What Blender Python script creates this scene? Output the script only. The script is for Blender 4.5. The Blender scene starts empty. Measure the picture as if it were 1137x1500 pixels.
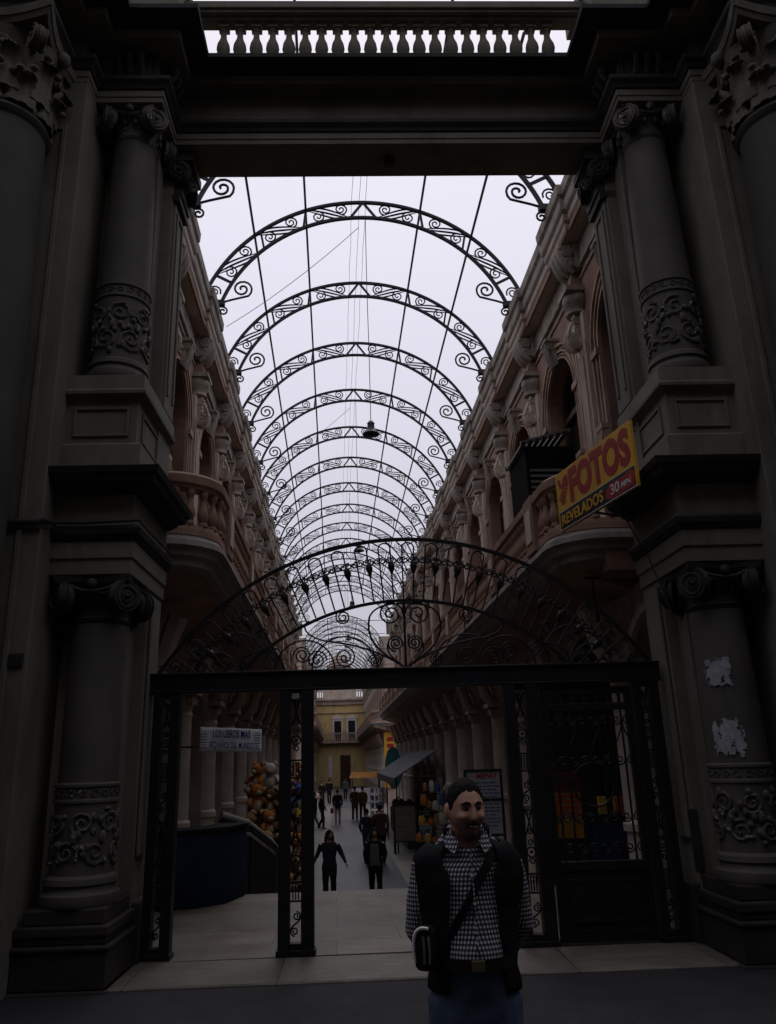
import bpy, bmesh, math, random
from math import sin, cos, pi, radians as R, sqrt, atan2, floor
from mathutils import Vector as V, Matrix as M, noise
random.seed(7)
SC = bpy.context.scene
COL = SC.collection

# ---------------------------------------------------------------- camera
F, CX, CY = 1165.0, 555.0, 740.0          # focal length and principal point in pixels of a 1137 x 1500 picture
cd = bpy.data.cameras.new('camera'); cam = bpy.data.objects.new('camera', cd); COL.objects.link(cam)
cd.sensor_fit = 'VERTICAL'; cd.sensor_height = 36.0; cd.lens = 36.0 * F / 1500.0
cd.shift_x = (568.5 - CX) / 1500.0; cd.shift_y = (CY - 750.0) / 1500.0
cd.clip_end = 600; cd.clip_start = 0.05
g = V((491 - CX, CY - 1113, F)).normalized()
uy = -(-108 * (491 - CX) + F * F) / (CY - 1113)
u = V((-108, uy, F)).normalized()
r = V((u.y * g.z - u.z * g.y, u.z * g.x - u.x * g.z, u.x * g.y - u.y * g.x))
if r.x < 0: r = -r
# rows: world axis expressed in camera coords (x right, y up, z forward)
cam.matrix_world = M(((r.x, r.y, -r.z, 0), (g.x, g.y, -g.z, 0), (u.x, u.y, -u.z, 1.8), (0, 0, 0, 1)))
SC.camera = cam

# ---------------------------------------------------------------- sky, sun, exposure
SC.view_settings.view_transform = 'Standard'; SC.view_settings.look = 'None'
SC.view_settings.exposure = 0.0; SC.view_settings.gamma = 1.0
W = bpy.data.worlds.new('World'); SC.world = W; W.use_nodes = True
nt = W.node_tree; nt.nodes.clear()
out = nt.nodes.new('ShaderNodeOutputWorld'); bg = nt.nodes.new('ShaderNodeBackground')
sky = nt.nodes.new('ShaderNodeTexSky'); sky.sky_type = 'NISHITA'; sky.sun_disc = False
sky.sun_elevation = R(62); sky.sun_rotation = R(8); sky.air_density = 1.0; sky.dust_density = 3.0
mix = nt.nodes.new('ShaderNodeMix'); mix.data_type = 'RGBA'; mix.inputs[0].default_value = 0.93
tcw = nt.nodes.new('ShaderNodeTexCoord'); sxw = nt.nodes.new('ShaderNodeSeparateXYZ'); nt.links.new(tcw.outputs['Generated'], sxw.inputs[0])
rw = nt.nodes.new('ShaderNodeValToRGB'); ew = rw.color_ramp.elements        # overcast: greyer towards the horizon
ew[0].position = 0; ew[0].color = (.47,.455,.535,1); ew[1].position = 1; ew[1].color = (.90,.875,.96,1)
for p_, v_ in ((.16,.55),(.38,.74),(.6,.835)): x_ = ew.new(p_); x_.color = (v_,v_*.975,v_*1.115,1)
nt.links.new(sxw.outputs[2], rw.inputs[0])
scw = nt.nodes.new('ShaderNodeMix'); scw.data_type = 'RGBA'; scw.blend_type = 'MULTIPLY'; scw.inputs[0].default_value = 1; scw.inputs[7].default_value = (10,10,10,1); nt.links.new(rw.outputs[0], scw.inputs[6]); nt.links.new(scw.outputs[2], mix.inputs[7])
nt.links.new(sky.outputs[0], mix.inputs[6]); nt.links.new(mix.outputs[2], bg.inputs[0])
bg.inputs[1].default_value = 0.1
nt.links.new(bg.outputs[0], out.inputs[0])
sd = bpy.data.lights.new('sun', 'SUN'); sd.energy = 0.5; sd.angle = R(30); sd.color = (1, .97, .93)
sun = bpy.data.objects.new('sun', sd); COL.objects.link(sun)
sun.rotation_euler = V((-sin(R(8)) * cos(R(62)), -cos(R(8)) * cos(R(62)), -sin(R(62)))).to_track_quat('-Z', 'Y').to_euler()

# ---------------------------------------------------------------- materials
def mat(name, base, rough=.75, var=.25, scale=3.0, bump=.0, bscale=40.0, metal=0, spec=.3, dirt=None, dscale=1.2, flecks=None):
    m = bpy.data.materials.new(name); m.use_nodes = True
    n = m.node_tree.nodes; l = m.node_tree.links; b = n['Principled BSDF']
    b.inputs['Roughness'].default_value = rough; b.inputs['Metallic'].default_value = metal
    b.inputs['Specular IOR Level'].default_value = spec
    tc = n.new('ShaderNodeTexCoord')
    nz = n.new('ShaderNodeTexNoise'); nz.inputs['Scale'].default_value = scale; nz.inputs['Detail'].default_value = 6
    nz.inputs['Roughness'].default_value = .62
    l.new(tc.outputs['Object'], nz.inputs['Vector'])
    rp = n.new('ShaderNodeValToRGB'); rp.color_ramp.elements[0].position = .32; rp.color_ramp.elements[1].position = .7
    rp.color_ramp.elements[0].color = [c * (1 - var) for c in base] + [1]
    rp.color_ramp.elements[1].color = [min(1, c * (1 + var)) for c in base] + [1]
    l.new(nz.outputs[0], rp.inputs[0]); col = rp.outputs[0]
    if dirt:
        d = n.new('ShaderNodeTexNoise'); d.inputs['Scale'].default_value = dscale; d.inputs['Detail'].default_value = 9
        d.inputs['Roughness'].default_value = .7
        mp = n.new('ShaderNodeMapping'); mp.inputs['Scale'].default_value = (1.6, 1.6, .45)
        l.new(tc.outputs['Object'], mp.inputs[0]); l.new(mp.outputs[0], d.inputs['Vector'])
        dr = n.new('ShaderNodeMapRange'); dr.inputs[1].default_value = .5; dr.inputs[2].default_value = .72
        l.new(d.outputs[0], dr.inputs[0])
        mx = n.new('ShaderNodeMix'); mx.data_type = 'RGBA'; l.new(dr.outputs[0], mx.inputs[0])
        l.new(col, mx.inputs[6]); mx.inputs[7].default_value = (*dirt, 1); col = mx.outputs[2]
    if flecks:
        fcol, thr, fs = flecks
        d = n.new('ShaderNodeTexNoise'); d.inputs['Scale'].default_value = fs; d.inputs['Detail'].default_value = 4
        l.new(tc.outputs['Object'], d.inputs['Vector'])
        dr = n.new('ShaderNodeMapRange'); dr.inputs[1].default_value = thr; dr.inputs[2].default_value = thr + .03
        l.new(d.outputs[0], dr.inputs[0])
        mx = n.new('ShaderNodeMix'); mx.data_type = 'RGBA'; l.new(dr.outputs[0], mx.inputs[0])
        l.new(col, mx.inputs[6]); mx.inputs[7].default_value = (*fcol, 1); col = mx.outputs[2]
    l.new(col, b.inputs['Base Color'])
    if bump:
        bn = n.new('ShaderNodeTexNoise'); bn.inputs['Scale'].default_value = bscale; bn.inputs['Detail'].default_value = 5
        l.new(tc.outputs['Object'], bn.inputs['Vector'])
        bp = n.new('ShaderNodeBump'); bp.inputs['Strength'].default_value = bump; bp.inputs['Distance'].default_value = .02
        l.new(bn.outputs[0], bp.inputs['Height']); l.new(bp.outputs[0], b.inputs['Normal'])
    return m

def slabmat(name, base, sx, sy, mortar, rough=.6, var=.2, stain=None, msize=.004, off=.5):
    """stone paving: brick joints, tone per slab and cloudy veins"""
    m = mat(name, base, rough, var, 2.2, .25, 25, dirt=stain, dscale=.9)
    n = m.node_tree.nodes; l = m.node_tree.links; b = n['Principled BSDF']
    src = b.inputs['Base Color'].links[0].from_socket
    tc = n.new('ShaderNodeTexCoord'); bk = n.new('ShaderNodeTexBrick'); l.new(tc.outputs['Object'], bk.inputs['Vector'])
    bk.inputs['Scale'].default_value = 1; bk.inputs['Brick Width'].default_value = sx; bk.inputs['Row Height'].default_value = sy
    bk.inputs['Mortar Size'].default_value = msize; bk.inputs['Mortar Smooth'].default_value = .2; bk.offset = off
    # sedimentary streaks along the slabs
    mp = n.new('ShaderNodeMapping'); mp.inputs['Scale'].default_value = (1.3, 13, 1); l.new(tc.outputs['Object'], mp.inputs[0])
    st = n.new('ShaderNodeTexNoise'); st.inputs['Scale'].default_value = 2.2; st.inputs['Detail'].default_value = 8; st.inputs['Roughness'].default_value = .7; l.new(mp.outputs[0], st.inputs['Vector'])
    sr = n.new('ShaderNodeMapRange'); sr.inputs[1].default_value = .3; sr.inputs[2].default_value = .75; sr.inputs[3].default_value = .62; sr.inputs[4].default_value = 1.2; l.new(st.outputs[0], sr.inputs[0])
    m2 = n.new('ShaderNodeMix'); m2.data_type = 'RGBA'; m2.blend_type = 'MULTIPLY'; m2.inputs[0].default_value = 1; l.new(src, m2.inputs[6]); l.new(sr.outputs[0], m2.inputs[7]); src = m2.outputs[2]
    bk.inputs['Color1'].default_value = (.82, .82, .82, 1); bk.inputs['Color2'].default_value = (1.08, 1.06, 1.04, 1)
    bk.inputs['Mortar'].default_value = (mortar, mortar, mortar, 1)
    mx = n.new('ShaderNodeMix'); mx.data_type = 'RGBA'; mx.blend_type = 'MULTIPLY'; mx.inputs[0].default_value = 1
    l.new(src, mx.inputs[6]); l.new(bk.outputs[0], mx.inputs[7]); l.new(mx.outputs[2], b.inputs['Base Color'])
    return m

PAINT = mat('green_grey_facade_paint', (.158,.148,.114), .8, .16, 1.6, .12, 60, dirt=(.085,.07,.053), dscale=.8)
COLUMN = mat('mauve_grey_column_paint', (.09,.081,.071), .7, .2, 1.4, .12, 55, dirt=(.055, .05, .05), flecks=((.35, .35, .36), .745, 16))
GIANTP = mat('shaded_giant_column_paint', (.056,.052,.046), .75, .25, 1.2, .15, 50, dirt=(.04,.036,.034))  # darkened copy of the column paint, stands in for missing shade
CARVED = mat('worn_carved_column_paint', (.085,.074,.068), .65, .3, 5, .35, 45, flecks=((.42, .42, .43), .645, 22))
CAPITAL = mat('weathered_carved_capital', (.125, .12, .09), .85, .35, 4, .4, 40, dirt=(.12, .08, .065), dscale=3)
DARK = mat('dark_moulding_paint', (.032, .03, .03), .7, .35, 2.5, .2, 50, flecks=((.2, .2, .2), .77, 14))  # darker tone for mouldings, cornices, capitals and small fittings
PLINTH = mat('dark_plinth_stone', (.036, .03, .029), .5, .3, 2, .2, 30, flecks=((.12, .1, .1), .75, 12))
IRON = mat('black_painted_iron', (.012, .011, .014), .5, .3, 8, .1, 60, spec=.25)
ROOFIRON = mat('dark_roof_iron', (.02, .018, .026), .6, .3, 6)
TERRA2 = mat('terracotta_balustrade_paint', (.32,.19,.135), .85, .25, 2.5, .15, 45, dirt=(.19,.12,.09), dscale=1.5)
SURR = mat('brown_beige_surround_paint', (.44,.31,.235), .85, .25, 2.2, .15, 45, dirt=(.2,.13,.1), dscale=1.4)
TERRA = mat('terracotta_wall_paint', (.285,.18,.13), .85, .22, 1.5, .15, 45, dirt=(.2, .11, .09), dscale=.9)
PINK = mat('faded_pink_trim', (.425,.34,.275), .85, .22, 1.7, .15, 45, dirt=(.25, .17, .15), dscale=1.1)
PALE = mat('pale_cream_pink_trim', (.54,.47,.4), .8, .2, 2, .12, 45, dirt=(.3, .22, .19))
FRIEZE = mat('grey_stone_frieze', (.34,.30,.255), .85, .3, 3, .3, 40, dirt=(.16, .13, .11), dscale=2)
STONE = mat('grey_balcony_stone', (.27, .245, .225), .85, .25, 2, .2, 40, dirt=(.14, .12, .11))
BROWNWOOD = mat('dark_red_brown_joinery', (.06, .028, .022), .55, .25, 5)
GLASS = mat('dark_window_pane', (.012, .013, .017), .12, .3, 1, spec=.5)
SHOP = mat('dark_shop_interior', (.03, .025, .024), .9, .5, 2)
OCHRE = mat('yellow_ochre_wall', (.68,.52,.24), .85, .15, 1.5, dirt=(.42, .3, .13))
WHITE = mat('white_trim_paint', (.72, .7, .68), .6, .08, 4)
STREET = mat('dark_street_asphalt', (.021,.019,.022), .75, .35, 3, .5, 120, dirt=(.03, .03, .034), dscale=1)
PLAT = slabmat('pale_travertine_slabs', (.175,.157,.131), 1.25, .62, .22, .5, .2, (.13,.085,.055))
KERB = slabmat('pale_kerb_slabs', (.15,.135,.115), 1.22, 3.0, .3, .55, .2, (.10,.085,.075), .006)
GFLOOR = slabmat('pale_gallery_paving', (.18,.165,.148), .6, .6, .55, .5, .15)
INLAY = slabmat('grey_gallery_paving', (.055,.053,.054), .9, .45, .7, .4, .2)
INLAYD = slabmat('dark_gallery_paving', (.03,.028,.03), .6, .6, .7, .42, .2)
OLDWALL = mat('grey_street_wall', (.10, .095, .09), .9, .3, .6, .1, 20, dirt=(.06, .055, .05), dscale=.4)

# ---------------------------------------------------------------- mesh building
class MB:
    def __init__(s, tf=None): s.v = []; s.f = []; s.mi = []; s.tf = tf
    def add(s, vs, fs, T=None, mi=0):
        k = len(s.v)
        for p in vs:
            p = V(p)
            if T is not None: p = T @ p
            s.v.append(p)
        s.f += [tuple(i + k for i in f) for f in fs]; s.mi += [mi] * len(fs)
    def box(s, x0, x1, y0, y1, z0, z1, T=None, mi=0):
        s.add([(x0,y0,z0),(x1,y0,z0),(x1,y1,z0),(x0,y1,z0),(x0,y0,z1),(x1,y0,z1),(x1,y1,z1),(x0,y1,z1)],
              [(0,3,2,1),(4,5,6,7),(0,1,5,4),(1,2,6,5),(2,3,7,6),(3,0,4,7)], T, mi)
    def lathe(s, prof, c=(0,0), n=24, a0=0, a1=2*pi, T=None, caps=True, mi=0):
        full = abs(a1 - a0 - 2*pi) < 1e-6; k = n if full else n + 1; vs = []; fs = []
        for (rr, z) in prof:
            for i in range(k):
                a = a0 + (a1 - a0) * i / n; vs.append((c[0] + rr*cos(a), c[1] + rr*sin(a), z))
        for j in range(len(prof) - 1):
            for i in range(n):
                i2 = (i + 1) % k; fs.append((j*k+i, j*k+i2, (j+1)*k+i2, (j+1)*k+i))
        if caps and full:
            fs.append(tuple(range(k))[::-1]); fs.append(tuple((len(prof)-1)*k + i for i in range(k)))
        s.add(vs, fs, T, mi)
    def tube(s, pts, rad, n=5, T=None, flat=None, mi=0, up=None):
        """round (or flat = (w, h)) bar along a polyline"""
        pts = [V(p) for p in pts]; N = len(pts); vs = []; fs = []
        rads = rad if isinstance(rad, (list, tuple)) else [rad] * N
        ref = V(up) if up else None
        for i in range(N):
            t = (pts[min(i+1, N-1)] - pts[max(i-1, 0)])
            t = t.normalized() if t.length > 1e-9 else V((0,0,1))
            if ref is None: ref = V((0,1,0)) if abs(t.y) < .9 else V((1,0,0))
            a = ref - t * ref.dot(t)
            if a.length < 1e-4: a = t.orthogonal()
            a.normalize(); b = t.cross(a)
            if not up: ref = a
            for j in range(n):
                q = 2*pi*(j + .5)/n
                if flat: vs.append(pts[i] + a*(flat[0]*.5*(1 if cos(q) > 0 else -1)) + b*(flat[1]*.5*(1 if sin(q) > 0 else -1)))
                else: vs.append(pts[i] + (a*cos(q) + b*sin(q))*rads[i])
        for i in range(N-1):
            for j in range(n): fs.append((i*n+j, i*n+(j+1)%n, (i+1)*n+(j+1)%n, (i+1)*n+j))
        fs.append(tuple(range(n))[::-1]); fs.append(tuple((N-1)*n + j for j in range(n)))
        s.add(vs, fs, T, mi)
    def bar(s, pts, w, h, T=None, mi=0, up=(0,1,0)): s.tube(pts, 0, 4, T, (w, h), mi, up)
    def ball(s, c, rr, n=8, m=6, T=None, mi=0):
        rx, ry, rz = rr if isinstance(rr, (tuple, list)) else (rr,)*3; vs = []; fs = []
        for j in range(1, m):
            a = -pi/2 + pi*j/m
            for i in range(n): vs.append((c[0]+rx*cos(a)*cos(2*pi*i/n), c[1]+ry*cos(a)*sin(2*pi*i/n), c[2]+rz*sin(a)))
        b0 = len(vs); vs += [(c[0],c[1],c[2]-rz),(c[0],c[1],c[2]+rz)]
        for j in range(m-2):
            for i in range(n): fs.append((j*n+i, j*n+(i+1)%n, (j+1)*n+(i+1)%n, (j+1)*n+i))
        for i in range(n): fs.append((b0,(i+1)%n,i)); fs.append((b0+1,(m-2)*n+i,(m-2)*n+(i+1)%n))
        s.add(vs, fs, T, mi)
    def sweep(s, prof, path, mi=0, caps=True):
        """closed profile of (offset to the right of travel, z) along a plan path with mitred corners"""
        P = [V((p[0], p[1])) for p in path]; N = len(P); k = len(prof); vs = []; fs = []
        nr = []
        for i in range(N-1):
            d = (P[i+1]-P[i]).normalized(); nr.append(V((d.y, -d.x)))
        for i in range(N):
            if i == 0: mvec = nr[0]
            elif i == N-1: mvec = nr[-1]
            else:
                a, b = nr[i-1], nr[i]; mvec = (a+b); mvec = mvec / max(.15, (1 + a.dot(b)))
            for (o, z) in prof: vs.append((P[i].x + mvec.x*o, P[i].y + mvec.y*o, z))
        for i in range(N-1):
            for j in range(k): fs.append((i*k+j, (i+1)*k+j, (i+1)*k+(j+1)%k, i*k+(j+1)%k))
        if caps: fs.append(tuple(range(k))); fs.append(tuple((N-1)*k+j for j in range(k))[::-1])
        s.add(vs, fs, None, mi)
    def grid(s, fn, nu, nv, mi=0, T=None, keep=None):
        vs = [fn(i/nu, j/nv) for j in range(nv+1) for i in range(nu+1)]
        fs = [(j*(nu+1)+i, j*(nu+1)+i+1, (j+1)*(nu+1)+i+1, (j+1)*(nu+1)+i) for j in range(nv) for i in range(nu) if keep is None or keep(i, j)]
        s.add(vs, fs, T, mi)
    def loft(s, rings, mi=0, T=None, n=16):
        """rings: (centre, half axis a, half axis b)"""
        vs = []; fs = []
        for c, a, b in rings:
            c, a, b = V(c), V(a), V(b)
            for i in range(n): vs.append(c + a*cos(2*pi*i/n) + b*sin(2*pi*i/n))
        for j in range(len(rings)-1):
            for i in range(n): fs.append((j*n+i, j*n+(i+1)%n, (j+1)*n+(i+1)%n, (j+1)*n+i))
        fs.append(tuple(range(n))[::-1]); fs.append(tuple((len(rings)-1)*n+i for i in range(n)))
        s.add(vs, fs, T, mi)
    def limb(s, pts, rads, n=12, squash=1.0, mi=0):
        pts = [V(p) for p in pts]; N = len(pts); rings = []
        for i in range(N):
            t = (pts[min(i+1,N-1)]-pts[max(i-1,0)]).normalized()
            a = V((1,0,0)) - t*t.x
            if a.length < .3: a = V((0,1,0)) - t*t.y
            a.normalize(); b = t.cross(a); rr = rads[i]
            rings.append((pts[i], a*rr, b*rr*squash))
        t0 = (pts[1]-pts[0]).normalized(); t1 = (pts[-1]-pts[-2]).normalized()
        c, a, b = rings[0]; rings.insert(0, (c - t0*rads[0]*.6, a*.55, b*.55))
        c, a, b = rings[-1]; rings.append((c + t1*rads[-1]*.6, a*.55, b*.55))
        s.loft(rings, mi, None, n)
    def build(s, name, mats, parent=None, smooth=None, bevel=0, flip=False, loc=None):
        me = bpy.data.meshes.new(name)
        vs = s.v
        if s.tf: vs = [s.tf(p) for p in vs]
        me.from_pydata([tuple(p) for p in vs], [], [f[::-1] for f in s.f] if flip else s.f)
        for m_ in (mats if isinstance(mats, (list, tuple)) else [mats]): me.materials.append(m_)
        if any(s.mi): me.polygons.foreach_set('material_index', s.mi)
        if smooth is not None:
            me.shade_smooth(); me.set_sharp_from_angle(angle=R(smooth))
        me.update()
        o = bpy.data.objects.new(name, me); COL.objects.link(o)
        if parent: o.parent = parent
        if loc: o.location = loc
        if bevel:
            b = o.modifiers.new('edge', 'BEVEL'); b.width = bevel; b.segments = 2; b.limit_method = 'ANGLE'; b.angle_limit = R(40)
        return o

def tag(o, label=None, cat=None, group=None, kind=None):
    if label: o['label'] = label
    if cat: o['category'] = cat
    if group: o['group'] = group
    if kind: o['kind'] = kind
    return o
def empty(name, loc=(0,0,0), rz=0):
    o = bpy.data.objects.new(name, None); o.empty_display_size = .2; COL.objects.link(o); o.location = loc; o.rotation_euler = (0,0,rz); return o
def inst(o, parent=None, name=None, mw=None):
    c = o.copy(); COL.objects.link(c); c.parent = parent
    if mw is not None: c.matrix_local = mw
    return c
def spiral(c, r0, turns, a0, sgn=1, n=None, r1=.0, ex=(1,0,0), ey=(0,0,1)):
    """points of a scroll from its outer end winding inwards"""
    n = n or int(10*turns)+4; ex, ey, c = V(ex), V(ey), V(c); res = []
    for i in range(n+1):
        t = i/n; a = a0 + sgn*2*pi*turns*t; rr = r0*(1-t)**.85 + r1*t; res.append(c + ex*(rr*cos(a)) + ey*(rr*sin(a)))
    return res
def bez(p0, p1, p2, p3, n=10):
    p0, p1, p2, p3 = map(V, (p0, p1, p2, p3))
    return [p0*(1-t)**3 + p1*3*t*(1-t)**2 + p2*3*t*t*(1-t) + p3*t**3 for t in [i/n for i in range(n+1)]]
def text(name, s, m, parent, T, w=None, h=None, depth=.004, bold=0, shear=0):
    """lettering as a mesh, its lower left corner at T's origin, in T's x-z plane facing -y"""
    cu = bpy.data.curves.new(name, 'FONT'); cu.body = s; cu.size = 1; cu.extrude = .02; cu.offset = bold; cu.resolution_u = 3; cu.shear = shear
    ob = bpy.data.objects.new(name, cu); COL.objects.link(ob)
    dg = bpy.context.evaluated_depsgraph_get(); me = bpy.data.meshes.new_from_object(ob.evaluated_get(dg))
    bpy.data.objects.remove(ob); bpy.data.curves.remove(cu)
    xs = [v.co.x for v in me.vertices]; ys = [v.co.y for v in me.vertices]
    x0, x1, y0, y1 = min(xs), max(xs), min(ys), max(ys)
    sx = (w/(x1-x0)) if w else None; sy = (h/(y1-y0)) if h else None
    sx = sx or sy; sy = sy or sx
    for v in me.vertices:
        c = v.co; v.co = T @ V(((c.x-x0)*sx, -(c.z/.02*.5+.5)*depth, (c.y-y0)*sy))
    me.materials.clear(); me.materials.append(m)
    o = bpy.data.objects.new(name, me); COL.objects.link(o); o.parent = parent
    return o
# ================================================================ the entrance building (its own axes, turned 1.6 degrees)
UC = .53
FAC = empty('entrance_building', (0,0,0), R(-1.6))
tag(FAC, 'sombre grey-green stone entrance front with stacked columns framing the open gallery', 'building')
def sided(s):
    return (lambda p: p) if s < 0 else (lambda p: V((2*UC - p[0], p[1], p[2])))

def volute(mb, c, ax, rv, th, sgn=1, turns=2.2):
    """scroll: a drum of radius rv about the horizontal axis ax with a raised spiral on its outer face"""
    ax = V(ax).normalized(); e = V((0,0,1)).cross(ax); c = V(c)
    T = M(((e.x, 0, ax.x, c.x), (e.y, 0, ax.y, c.y), (e.z, 1, ax.z, c.z), (0, 0, 0, 1)))
    mb.lathe([(rv*.9, -th), (rv, -th*.8), (rv*.86, 0), (rv*.9, th*.25), (rv*.97, th*.3), (rv*.97, th*.42), (rv*.8, th*.34)], n=16, T=T)
    sp = spiral((0,0,th*.42), rv*.9, turns, pi/2, sgn, 30, .02, (1,0,0), (0,1,0))
    mb.tube(sp, [rv*.11*(1-.4*i/30) for i in range(31)], 5, T)
    mb.ball((0,0,th*.45), rv*.17, 8, 5, T)

def ionic(c, z0, z1, r, front=True):
    mb = MB(); x, y = c; h = z1 - z0
    mb.lathe([(r*1.0, z0), (r*1.06, z0+.02), (r*1.1, z0+.045), (r*1.02, z0+.06), (r*1.0, z0+h*.35), (r*1.12, z0+h*.5), (r*1.25, z0+h*.62), (r*1.2, z0+h*.74)], c, 28)
    for i in range(14):                                       # egg row
        a = 2*pi*i/14; mb.ball((x+r*1.17*cos(a), y+r*1.17*sin(a), z0+h*.52), (r*.12, r*.12, h*.13), 6, 5)
    rv = h*.36; k = r*1.22
    for sx in (-1, 1):
        for sy in (-1, 1):
            cx, cy = x+sx*k, y+sy*k
            volute(mb, (cx, cy+sy*.0, z0+h*.55), (sx*.55, sy, 0), rv, .05, -sx*sy)
            volute(mb, (cx, cy, z0+h*.55), (sx, sy*.55, 0), rv, .05, sx*sy)
    kk = r*1.42
    # abacus with hollow sides
    ring = []
    for (ax_, ay_, bx, by) in ((-1,-1,1,-1),(1,-1,1,1),(1,1,-1,1),(-1,1,-1,-1)):
        for t in range(6):
            q = t/6; px = ax_+(bx-ax_)*q; py = ay_+(by-ay_)*q; s_ = 1-.14*sin(pi*q)
            ring.append((px*(s_ if ax_ == bx else 1), py*(s_ if ay_ == by else 1)))
    n = len(ring)
    for (za, zb, f0, f1) in ((z0+h*.8, z0+h*.88, .93, 1.0), (z0+h*.88, z1, 1.0, 1.03)):
        vs = [(x+kk*f0*p, y+kk*f0*q, za) for p, q in ring] + [(x+kk*f1*p, y+kk*f1*q, zb) for p, q in ring]
        mb.add(vs, [(i, (i+1)%n, n+(i+1)%n, n+i) for i in range(n)] + [tuple(range(n))[::-1], tuple(n+i for i in range(n))])
    for s_ in (-1, 1):                                         # carved swag between the scrolls
        mb.tube(bez((x-k*.7, y+s_*k*1.02, z0+h*.8), (x-k*.3, y+s_*k*1.15, z0+h*.6), (x+k*.3, y+s_*k*1.15, z0+h*.6), (x+k*.7, y+s_*k*1.02, z0+h*.8)), .022, 5)
        mb.ball((x, y+s_*k*1.16, z0+h*.82), (.05, .035, .05), 8, 5)
    return mb

def relief(c, r, z0, z1, seed, rows=2):
    """raised scrolls and leaves lying on a drum"""
    mb = MB(); rnd = random.Random(seed); x, y = c
    def on(a, z, d=0): return V((x+(r+d)*cos(a), y+(r+d)*sin(a), z))
    H = z1 - z0; rs = H/rows*.42; n = 7
    for j in range(rows):
        zc = z0 + H*(j+.5)/rows
        for i in range(n):
            ac = 2*pi*(i+.5*(j%2))/n; s = 1 if (i+j)%2 else -1
            sp = spiral((0,0,0), rs, 1.6, rnd.uniform(0,6.3), s, 14, .012)
            mb.tube([on(ac+p.x/r, zc+p.z, .006) for p in sp], [.02-.008*t/14 for t in range(15)], 5)
            for q in range(4):                                 # leaflets
                a_ = rnd.uniform(0, 6.3); rr = rs*rnd.uniform(.85, 1.2)
                mb.ball(on(ac+rr*cos(a_)/r, zc+rr*sin(a_), .004), (.03,.03,rnd.uniform(.02,.045)), 6, 4)
    for i in range(n):                                         # masks
        ac = 2*pi*(i+.25)/n
        mb.ball(on(ac, z0+H*.5, .006), (.035,.035,.06), 6, 5)
    return mb

def column_parts(s, c, zb, zs, zt, zc, rb, r0, r1, band, matS):
    """one column: base and drum with relief, shaft, capital"""
    tf = sided(s)
    mb = MB(tf)
    zbt = band
    mb.lathe([(rb*1.0, zb), (rb*1.04, zb+.03), (rb*1.02, zb+.09), (rb*.93, zb+.115), (rb*.9, zb+.15), (rb*.97, zb+.17), (rb*.95, zb+.215),
              (r0*1.0, zb+.24), (r0, zbt-.16), (r0*1.06, zbt-.15), (r0*1.06, zbt-.13), (r0*1.01, zbt-.12), (r0*1.01, zbt-.03), (r0*1.07, zbt-.02), (r0*1.07, zbt), (r0*.98, zbt+.015)], c, 40)
    pts = []
    for i in range(15):
        t = i/14; pts.append((r0*.97 + (r1-r0*.97)*(t**1.5), zbt+.015 + (zt-zbt-.015)*t))
    mb.lathe(pts, c, 40)
    col = mb.build('column', matS, FAC, 35, flip=s > 0)
    rl = relief(c, r0, zb+.3, zbt-.2, int(zb*10)+s); rl.tf = tf
    # small running scroll in the collar
    for i in range(18):
        a = 2*pi*i/18
        sp = spiral((0,0,0), .035, 1.2, 0 if i%2 else pi, 1 if i%2 else -1, 9, .006)
        rl.tube([V((c[0]+(r0*1.01+.004)*cos(a+p.x/r0), c[1]+(r0*1.01+.004)*sin(a+p.x/r0), zbt-.075+p.z)) for p in sp], .008, 4)
    b = rl.build('relief_band', CARVED, col, 50, flip=s > 0)
    cp = ionic(c, zt, zc, r1); cp.tf = tf
    cp.build('capital', DARK if zb < 3 else CARVED, col, 40, flip=s > 0)
    return col

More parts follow.
